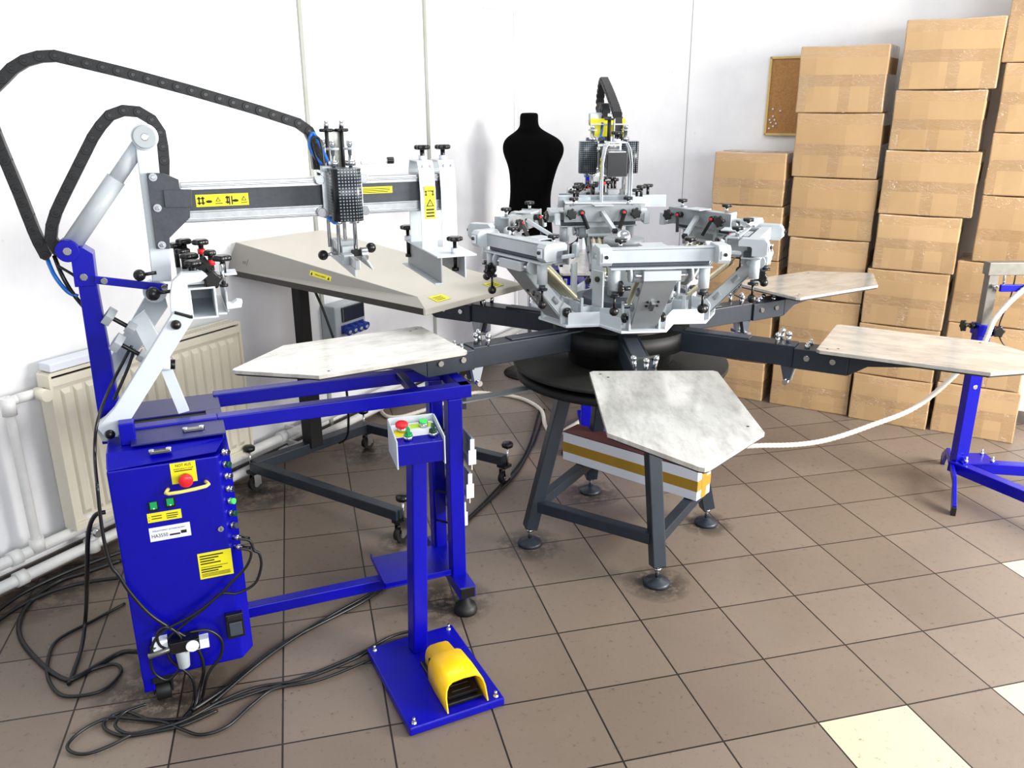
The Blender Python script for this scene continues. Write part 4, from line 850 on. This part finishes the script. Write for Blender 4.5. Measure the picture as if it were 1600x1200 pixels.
# ------------------------------------------------------------------ flash dryer on wheeled stand
def dryer():
    A, B = onz(355, 428, .98), onz(665, 492, .98); ax = (B-A); L = ax.length; ang = math.atan2(ax.y, ax.x); W2 = .57
    root = empty('flash_dryer', (A.x, A.y, 0), ang, 'cream metal flash dryer panel on a wheeled dark grey stand', 'dryer')
    ly = Vector((-sin(ang), cos(ang), 0)); lx = Vector((cos(ang), sin(ang), 0))
    A0 = Vector((A.x, A.y, 0))
    def loc(p): q = p-A0; return Vector((q.dot(lx), q.dot(ly), p.z))
    z = .98
    def P(x, y, zz): return Vector((x, y, zz))
    tl = loc(onp(372, 379, A0+ly*.04, ly)); tr = loc(onp(655, 464, A0+ly*.06, ly))
    h0, h1 = tl.z, tr.z
    b = MB(); v0 = [P(0, 0, z+.02), P(L, 0, z+.02), P(L, W2, z+.02), P(0, W2, z+.02)]; v1 = [P(.03, .04, h0), P(L-.1, .06, h1), P(L-.1, W2-.06, h1), P(.03, W2-.04, h0)]
    b.hexa(v0+v1, CREAM)
    me = b; o = b.build('hood', root, .003)
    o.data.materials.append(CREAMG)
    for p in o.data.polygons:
        if p.normal.y < -.5 : p.material_index = 1  # front side of the hood takes the greyer tone, top keeps the cream
    b = MB(); b.bb(.002, L-.012, .002, W2-.002, z-.004, z+.02, EDGE); b.build('lower_edge', root)
    b = MB(); b.bb(L-.012, L, 0, W2, z-.003, z+.02, CREAM); b.build('end_lip', root, .002)
    b = MB(); b.bb(.04, L-.04, .04, W2-.04, z-.008, z-.004, BLACKM); b.build('heater_plate', root)
    # labels
    def lab(px, py, wd, ht, lines):
        n = (v1[1]-v1[0]).normalized(); up = ((v1[0]-v0[0])-n*(v1[0]-v0[0]).dot(n)).normalized(); nn = n.cross(up)
        wn = (lx*nn.x+ly*nn.y+UP*nn.z); q = onp(px, py, A0+lx*v0[0].x+ly*v0[0].y+UP*v0[0].z, wn); c = loc(q)+nn*.0012
        b = MB(); b.prism([c-n*wd/2-up*ht/2, c+n*wd/2-up*ht/2, c+n*wd/2+up*ht/2, c-n*wd/2+up*ht/2], nn*.0006, YEL if wd > .08 else CREAMG)
        for tx, fx, fz, s, e in lines:
            o_ = c-n*wd/2-up*ht/2+n*fx*wd+up*fz*ht+nn*.001
            if tx == 't': b.prism([o_, o_+n*s*ht, o_+n*s*ht*.5+up*s*ht*.9], nn*.0004, INK)
            else: b.text(tx, o_, n, up, s*ht, INK, .0004, e*wd)
        return b.build('warning_label', root)
    lab(501, 431, .13, .02, [('t', .04, .15, .7, 0), ('t', .84, .15, .7, 0), ('UWAGA! GORĄCE', .25, .25, .6, .5)])
    lab(380, 408, .06, .03, [('CE', .5, .2, .5, .4)])
    en = Vector((h1-z-.02, 0, .1)).normalized(); ed = Vector((-.1, 0, h1-z-.02)).normalized(); e0 = P(L, 0, z+.02)
    for y0 in (.09, .4):
        q = e0+Vector((0, y0, 0))+ed*.028+en*.001; b = MB(); b.prism([q, q+Vector((0, .075, 0)), q+Vector((0, .075, 0))+ed*.05, q+ed*.05], en*.0008, YEL)
        for k_ in range(3): qq = q+ed*(.01+.011*k_)+Vector((0, .01, 0))+en*.0009; b.prism([qq, qq+Vector((0, .045, 0)), qq+Vector((0, .045, 0))+ed*.003, qq+ed*.003], en*.0004, INK)
        b.build('warning_sticker', root)
    # stand
    f = {n: loc(onz(*p)) for n, p in dict(a=(400, 765), b=(627, 845), c=(575, 700), d=(788, 755)).items()}
    zz = Vector((0, 0, .12)); a_, b_, c_, d_ = [f[k]*1 for k in 'abcd']
    for v in (a_, b_, c_, d_): v.z = 0
    pm = a_.lerp(c_, .5)
    post = loc(onp(487, 690, onz(487, 715), (0, 1, 0))); pp = Vector((pm.x, pm.y, 0))
    b = MB(); b.bar(a_+zz, b_+zz, .045, .045, SLATE).bar(c_+zz, d_+zz, .045, .045, SLATE).bar(a_+zz, c_+zz, .05, .05, SLATE); b.build('base_frame', root, .003)
    b = MB(); b.bb(pp.x-.035, pp.x+.035, pp.y-.035, pp.y+.035, .12, .6, BLACKM).bb(pp.x-.028, pp.x+.028, pp.y-.028, pp.y+.028, .6, .975, BLACKM).bb(pp.x-.05, pp.x+.05, pp.y-.05, pp.y+.05, .575, .62, BLACKM).bb(pp.x-.1, pp.x+.25, pp.y-.03, pp.y+.03, .95, .976, BLACKM); b.build('post', root, .003)
    for v, q in ((a_, -1), (b_, 1), (c_, -1), (d_, 1)):
        b = MB(); x, y = v.x, v.y
        b.cyl((x-.013, y, .032), (x+.013, y, .032), .032, RUBBER, n=24).cyl((x-.016, y, .032), (x+.016, y, .032), .014, CHROME)
        for s in (-1, 1): b.bb(x+s*.02-.002, x+s*.02+.002, y-.015, y+.02, .03, .085, CHROME)
        b.bb(x-.025, x+.025, y-.025, y+.025, .085, .098, BLACKM); b.build('castor', root)
        b = MB(); b.cyl((x+.02*q, y, .1), (x+.02*q, y, .19), .005, CHROME).lathe((x+.02*q, y, .185), (x+.02*q, y, 1), [(0, .012), (.008, .026), (.022, .028), (.03, .02), (.032, .001)], BLACK, 18); b.build('brake_knob', root)
    b = MB(); b.tube([(pp.x+.06, pp.y, .97), (pp.x+.14, pp.y+.02, .8), (pp.x+.2, pp.y+.06, .5), (pp.x+.15, pp.y+.1, .2), (pp.x+.1, pp.y+.08, .13)], .006, BLACK); b.build('power_cord', root)
dryer()

# ------------------------------------------------------------------ control stand and foot pedal
def control():
    A, B, C3, D = onz(640, 1155), onz(788, 1105), onz(705, 985), onz(577, 1025)
    ang = math.atan2((B-A).y, (B-A).x); cen = (A+B+C3+D)/4; W2 = (B-A).length; D2 = (D-A).length
    root = empty('control_stand', cen, ang, 'blue control stand with button box, red and green push buttons', 'control stand')
    lx = Vector((cos(ang), sin(ang), 0)); ly = Vector((-sin(ang), cos(ang), 0))
    def loc(p): q = p-cen; return Vector((q.dot(lx), q.dot(ly), p.z))
    b = MB(); b.bb(-W2/2, W2/2, -D2/2, D2/2, .004, .03, BLUE); b.build('base_plate', root, .004)
    for x in (-1, 1):
        for y in (-1, 1):
            b = MB(); b.cyl((x*(W2/2-.02), y*(D2/2-.02), .0), (x*(W2/2-.02), y*(D2/2-.02), .035), .008, CHROME, n=6).cyl((x*(W2/2-.02), y*(D2/2-.02), .03), (x*(W2/2-.02), y*(D2/2-.02), .048), .004, CHROME); b.build('levelling_bolt', root)
    pc = loc(onz(650, 1018, .03)); px_, py_ = pc.x+.012, pc.y+.015; r = Matrix.Rotation(radians(-22), 3, 'Z')
    b = MB(); b.bar((px_, py_, .03), (px_+.024, py_-.0, .71), .05, .05, BLUE, up=(-sin(radians(5)), cos(radians(5)), 0)); b.build('post', root, .005); px_ += .024
    # box: built in own yaw facing the camera-left
    R = Matrix.Rotation(radians(18)-ang, 3, 'Z')
    def Q(x, y, z): return R @ Vector((x, y, 0))+Vector((px_, py_, z))
    w0 = .068
    b = MB(); b.hexa([Q(-w0, -.07, .705), Q(w0, -.07, .705), Q(w0, .06, .705), Q(-w0, .06, .705), Q(-w0, -.07, .77), Q(w0, -.07, .77), Q(w0, .06, .785), Q(-w0, .06, .785)], BLUE); cb = b.build('control_box', root, .002)
    for s in (-1, 1):
        b = MB(); pts = [Q(s*w0, -.077, .698), Q(s*w0, .066, .7), Q(s*w0, .066, .805), Q(s*w0, .045, .805), Q(s*w0, -.077, .785)]
        b.prism(pts, (R @ Vector((s*.004, 0, 0))), WHITE); b.build('side_plate', cb, .001)
    b = MB(); b.prism([Q(-w0, .066, .7), Q(w0, .066, .7), Q(w0, .066, .805), Q(-w0, .066, .805)], R @ Vector((0, .004, 0)), WHITE); b.build('back_plate', cb, .001)
    dn = (Q(0, .06, .785)-Q(0, -.07, .77)).normalized(); rx = R @ Vector((1, 0, 0)); nn = rx.cross(dn)
    def T(u, v): return Q(0, -.07, .77)+rx*u+dn*v+nn*.0006
    b = MB(); b.prism([T(-.064, .045), T(.064, .045), T(.064, .128), T(-.064, .128)], nn*.0008, PAPER)
    b.prism([T(-.062, .05)+nn*.001, T(-.02, .05)+nn*.001, T(-.02, .09)+nn*.001, T(-.062, .09)+nn*.001], nn*.0005, YEL)
    b.prism([T(-.01, .09)+nn*.001, T(.06, .09)+nn*.001, T(.06, .12)+nn*.001, T(-.01, .12)+nn*.001], nn*.0005, M_('lime_sticker', '#b8dd4a', .5))
    b.build('button_label', cb)
    for u, v, m_, big in ((-.038, .085, RED, 1), (.03, .1, GREENL, 0), (-.03, .03, GREEN, 2), (.045, .035, GREEND, 2)):
        c = T(u, v); b = MB(); b.cyl(c, c+nn*.014, .014, CHROME, n=20)
        if big == 1: b.lathe(c+nn*.014, c+nn, [(0, .012), (.003, .019), (.012, .019), (.015, .015), (.016, .001)], m_, 20)
        elif big == 2: b.cyl(c+nn*.014, c+nn*.02, .012, m_).box(c+nn*.028, (.008, .022, .018), m_, R)
        else: b.cyl(c+nn*.014, c+nn*.02, .012, m_)
        b.build('push_button', cb)
    # pedal
    pr = empty('foot_pedal', cen+lx*.0+ly*-.05, ang-pi/2, 'yellow hooded foot pedal with black treadle on the blue base plate', 'pedal')
    pr.location.z = .03; f0 = loc(onz(708, 1105, .03)); pr.location = cen+lx*(.035)+ly*-.06+UP*.0305
    pr.rotation_euler = (0, 0, ang)
    # local: opening toward -y
    b = MB(); n = 10; wo = .065; d0, d1 = -.105, .075
    def prof(t, k):   # k scale
        pts = []
        for i in range(n+1):
            a = pi*i/n; x = -cos(a); z = sin(a); x = math.copysign(abs(x)**.45, x); z = abs(z)**.55; pts.append((wo*k*x, z*.085*k if 0 < i < n else 0))
        return pts
    i0 = b.mi(YELP); secs = [(-.11, 1.0, 1.0), (-.03, 1.0, 1.0), (.03, .95, .98), (.045, .72, .86), (.10, .68, .8), (.12, .5, .6)]; O = []; I = []
    for y, kx, kz in secs:
        pf = prof(0, 1); sh = 0 if y > -.1 else 0
        O.append([b.bm.verts.new((x*kx, y+(.028*(1-z/.085) if y < -.1 else 0)*-1, max(z*kz, .0)+.002)) for x, z in pf]); I.append([b.bm.verts.new((x*kx*.94, y+(.028*(1-z/.085) if y < -.1 else 0)*-1, max(z*kz-.004, 0)+.002)) for x, z in pf])
    for S_ in (O, I):
        for A_, B_ in zip(S_, S_[1:]):
            for q in range(n): b._f([A_[q], A_[q+1], B_[q+1], B_[q]], i0, True)
    for q in range(n): b._f([O[0][q], O[0][q+1], I[0][q+1], I[0][q]], i0); 
    b._f(O[-1], i0)
    for A_, B_ in ((O, I),):
        for k in range(len(secs)-1):
            for q in (0, n): b._f([A_[k][q], A_[k+1][q], B_[k+1][q], B_[k][q]], i0)
    b.build('hood', pr, label='glossy yellow hood')
    b = MB(); b.bb(-.058, .058, -.115, .11, 0, .012, BLACK); b.build('pedal_base', pr, .003)
    b = MB(); b.hexa([(-.048, -.1, .014), (.048, -.1, .014), (.048, .06, .014), (-.048, .06, .014), (-.048, -.1, .024), (.048, -.1, .024), (.048, .06, .055), (-.048, .06, .055)], BLACK)
    for i in range(6): b.box((0, -.085+.02*i, .027+.0039*i), (.06, .003, .004), RUBBER)
    b.build('treadle', pr, .003)
control()

# ------------------------------------------------------------------ blue and grey stand at the right
def rstand():
    base = onz(1494, 760); base.z = 0
    root = empty('dryer_stand', base, 0, 'blue and grey adjustable stand with flat feet in front of the boxes', 'stand')
    def L(p): return Vector((p.x-base.x, p.y-base.y, p.z))
    e0, e1 = L(onz(1487, 800)), L(onz(1475, 718)); e0 = L(onz(1489, 806, 0)); e1 = L(onz(1472, 722, 0))
    d = (e1-e0); zt = .13; m_ = e0.lerp(e1, .5); q0, q1 = e0.lerp(e1, .22), e0.lerp(e1, .78)
    q0, q1 = q0+UP*zt, q1+UP*zt; nrm = Vector((d.y, -d.x, 0)).normalized()*.016
    b = MB()
    b.prism([e0+UP*.0-nrm/2, e0+d*.05-nrm/2, q0-UP*.03-nrm/2, q1-UP*.03-nrm/2, e1-d*.05-nrm/2, e1-nrm/2, e1+UP*.05-nrm/2, q1-nrm/2, q0-nrm/2, e0+UP*.05-nrm/2], nrm, BLUE)
    for e in (e0, e1): b.prism([e-nrm*.6-d*.004, e+d*(.055 if e is e0 else -.055)-nrm*.6, e+d*(.055 if e is e0 else -.055)*.9+UP*.03-nrm*.6, e+UP*.04-nrm*.6-d*.004], nrm*1.2, BLACK)
    b.build('cross_foot', root, .002)
    mm = q0.lerp(q1, .5)-UP*.015
    ra = L(onz(1600, 738, .1)); rb = L(onz(1600, 778, .1)); b = MB()
    s1 = (ra-mm).normalized(); s2 = (rb-mm).normalized()
    b.bar(mm, mm+Vector((s1.x, s1.y, 0))*.9, .05, .05, BLUE).bar(mm, mm+Vector((s2.x, s2.y, 0))*.9, .05, .05, BLUE); b.build('foot_rail', root, .003)
    b = MB(); gm = mm+Vector((.1, 0, .028)); b.box(gm, (.16, .12, .006), BLUE)
    for x in (-.06, .06):
        for y in (-.045, .045): b.cyl(gm+Vector((x, y, 0)), gm+Vector((x, y, .014)), .009, CHROME, n=6).cyl(gm+Vector((x, y, 0)), gm+Vector((x, y, .03)), .004, CHROME)
    b.build('gusset_plate', root)
    pb = mm+Vector((.03, 0, 0)); px0 = pb.x+base.x; 
    b = MB(); b.bb(pb.x-.027, pb.x+.027, pb.y-.027, pb.y+.027, .1, .775, BLUE); b.cyl((pb.x, pb.y-.03, .5), (pb.x, pb.y-.027, .5), .01, CHROME); b.build('post', root, .003)
    b = MB(); b.bb(pb.x-.034, pb.x+.034, pb.y-.034, pb.y+.034, .735, .785, BLUE); cl = b.build('collar', root, .003)
    b = MB(); b.cyl((pb.x-.03, pb.y, .775), (pb.x-.08, pb.y, .775), .006, BLACK).star((pb.x-.085, pb.y, .775), (1, 0, 0), .024, .012, BLACK).cyl((pb.x-.03, pb.y, .775), (pb.x-.055, pb.y, .775), .012, BLACK); b.build('lock_knob', cl)
    b = MB(); b.star((pb.x+.045, pb.y-.05, .76), (0, -1, 0), .024, .014, BLACK, 5).cyl((pb.x+.03, pb.y-.02, .76), (pb.x+.045, pb.y-.045, .76), .006, BLACK); b.build('lock_knob', cl)
    GS = M_('worn_grey_steel', '#7d7b74', .4, .4, .25, 20)
    b = MB(); b.bb(pb.x-.021, pb.x+.021, pb.y-.021, pb.y+.021, .7, 1.04, GS); b.build('inner_post', root, .003)
    b = MB(); b.bb(pb.x-.03, pb.x+.7, pb.y-.025, pb.y+.025, 1.0, 1.055, GS); b.build('top_arm', root, .003)
    b = MB(); b.bb(pb.x+.02, pb.x+.5, pb.y-.05, pb.y-.035, .935, .965, BLUE).cyl((pb.x, pb.y-.05, .955), (pb.x, pb.y-.02, .955), .009, CHROME).cyl((pb.x+.05, pb.y-.01, .93), (pb.x+.05, pb.y-.01, 1.02), .005, CHROME); b.build('side_bar', root, .002)
    b = MB(); b.tube([(pb.x+.09, pb.y-.02, 1.0), (pb.x+.085, pb.y-.02, .9), (pb.x+.06, pb.y-.02, .78), (pb.x+.09, pb.y-.02, .7), (pb.x+.16, pb.y-.04, .66)], .003, BLACK); b.build('thin_cable', root)
    return base, pb
rs, rpb = rstand()

# ------------------------------------------------------------------ cables and hoses
def cable(name, pts, r, m_, label, cat='cable', corr=0, group=None, sub=6, cl=True):
    pts = [Vector(p) for p in pts]
    if cl: pts = [Vector((p.x, p.y, max(p.z, r*1.02))) for p in pts]
    o0 = pts[0].copy(); o0.z = 0; b = MB(); b.tube([p-o0 for p in pts], r, m_, 10, sub, corr); o = b.build(name); o.location = o0; return tag(o, label, cat, group)
def fl_(l, z=.008): return [onz(x, y, z) for x, y in l]
p0 = onz(1600, 475, .9)
P = Vector
rp = rs+rpb
cable('white_hose', [rp+P((.4, -.07, .98)), rp+P((.16, -.06, .87)), rp+P((.02, -.06, .72)), rp+P((-.03, -.05, .56)), onp(1440, 630, (0, 3.6, 0), (0, 1, 0)), onp(1360, 665, (0, 3.6, 0), (0, 1, 0)), onp(1280, 690, (0, 3.55, 0), (0, 1, 0)), onp(1200, 696, (0, 3.5, 0), (0, 1, 0)), onp(1120, 690, (0, 3.5, 0), (0, 1, 0)), (.72, 3.38, .5), (.6, 3.32, .67)], .0115, HOSEW, 'white hose drooping from the right stand to the rotary press stand', 'hose', .08, sub=24)
cable('white_hose', fl_([(965, 622), (945, 635), (920, 649), (890, 668), (866, 680), (852, 665), (846, 642), (825, 627), (800, 619), (775, 616), (740, 614), (700, 628), (650, 645), (620, 652), (600, 648), (590, 630)], .0125), .0115, HOSEW, 'white hose lying on the floor behind the blue machine legs', 'hose', .08, sub=14)
cable('air_hose', [onp(240, 1011, HM+H2_*-.34, H2_), onz(220, 1018, .05), onz(190, 1023), onz(150, 1045), onz(120, 1062), onz(102, 1065), onz(70, 1045), onz(35, 1005), onz(32, 972), onz(52, 940), onz(90, 912), onz(135, 897), onz(190, 878)], .008, CABLE, 'thick black air hose curving from the regulator to the left wall', 'hose')
cable('power_cable', [onp(165, 800, HM+H2_*-.2, H2_), onp(148, 806, HM+H2_*-.2, H2_), onp(138, 835, HM+H2_*-.18, H2_), onp(136, 900, HM+H2_*-.1, H2_), onz(134, 960, .1), onz(128, 1010, .02), onz(116, 1050), onz(108, 1072)], .0065, CABLE, 'black cable dropping from the left side of the cabinet to the floor')
cable('floor_cable', fl_([(195, 943), (145, 970), (90, 1000), (75, 1032), (76, 1062), (96, 1086), (135, 1086), (168, 1074), (189, 1050), (180, 1038), (150, 1044), (114, 1059)]), .0055, CABLE, 'black cable looped on the floor left of the cabinet')
cable('floor_cable', fl_([(-30, 975), (30, 930), (90, 900), (140, 880), (190, 862)], .02), .008, CABLE, 'black cable along the foot of the left wall')
cable('floor_cable', fl_([(-30, 990), (40, 942), (110, 915), (190, 902)], .012), .007, CABLE, 'dark cable on the floor in front of the wall cable')
f_ = lambda l, w=-.335: [onp(x, y, HM+H2_*w, H2_) for x, y in l]
cable('hanging_cable', f_([(152, 760), (160, 830), (172, 880), (186, 900), (204, 927), (234, 960), (270, 984), (300, 1002), (315, 1026), (318, 1050), (312, 1075)], -.33)+[onz(305, 1105), onz(290, 1125), onz(270, 1135)], .005, CABLE, 'thin black cable hanging down across the cabinet front')
cable('hanging_cable', f_([(372, 842), (390, 845), (397, 860), (405, 865), (408, 885), (398, 912), (370, 927), (345, 928), (320, 950), (285, 978), (262, 1000), (266, 1030), (300, 1060)], -.335)+[onz(302, 1100), onz(285, 1125)], .004, CABLE, 'thin black cable looping from the upper plug on the cabinet')
cable('hanging_cable', f_([(374, 857), (392, 862), (385, 885), (360, 912), (340, 932), (300, 962), (250, 990), (236, 1020), (240, 1050), (262, 1062), (282, 1040), (284, 1000), (262, 980), (246, 990), (252, 1010), (280, 1014), (294, 1000)], -.34), .004, CABLE, 'thin black cable hanging from the lower plug into a coil')
cable('hanging_cable', f_([(296, 988), (325, 985), (346, 1000), (345, 1025), (330, 1045), (322, 1062)], -.34)+[onz(315, 1095), onz(300, 1112), onz(280, 1130)], .0045, CABLE, 'black cable curving down at the foot of the cabinet')
tg = 'control cables on the floor'
cable('control_cable', fl_([(645, 985), (610, 995), (560, 1022), (480, 1056), (400, 1082), (335, 1105), (290, 1122), (235, 1124), (195, 1112), (165, 1126), (166, 1140), (195, 1150), (240, 1144), (290, 1132), (340, 1110)]), .0048, CABLE, 'black cable from control stand, rearmost of the bundle, looping at the castor', 'cable', group=tg)
cable('control_cable', fl_([(645, 992), (600, 1006), (540, 1036), (470, 1062), (400, 1074), (340, 1098), (290, 1125), (240, 1140), (200, 1146), (180, 1133), (196, 1112), (228, 1100)], .012), .0048, CABLE, 'black cable from control stand ending near the front castor', 'cable', group=tg)
cable('control_cable', fl_([(650, 1000), (580, 1030), (500, 1062), (430, 1076), (395, 1100), (355, 1135), (315, 1148), (285, 1140), (255, 1128), (215, 1124), (170, 1122), (130, 1140), (106, 1163), (112, 1175), (135, 1178), (170, 1166), (205, 1148)], .01), .0048, CABLE, 'black cable from control stand with the largest loop toward the front', 'cable', group=tg)
cable('floor_cable', fl_([(850, 640), (838, 680), (822, 715), (802, 745), (745, 800), (690, 850), (640, 885), (575, 935), (480, 985), (420, 1020), (360, 1070), (300, 1110)]), .0065, CABLE, 'black cable running from the rotary press past the blue tray')
cable('floor_cable', fl_([(842, 640), (828, 690), (808, 728), (770, 770), (735, 805), (690, 845), (650, 872), (590, 920), (520, 960), (455, 1000), (400, 1040), (330, 1100)], .01), .0055, CABLE, 'thinner black cable beside the one from the rotary press')
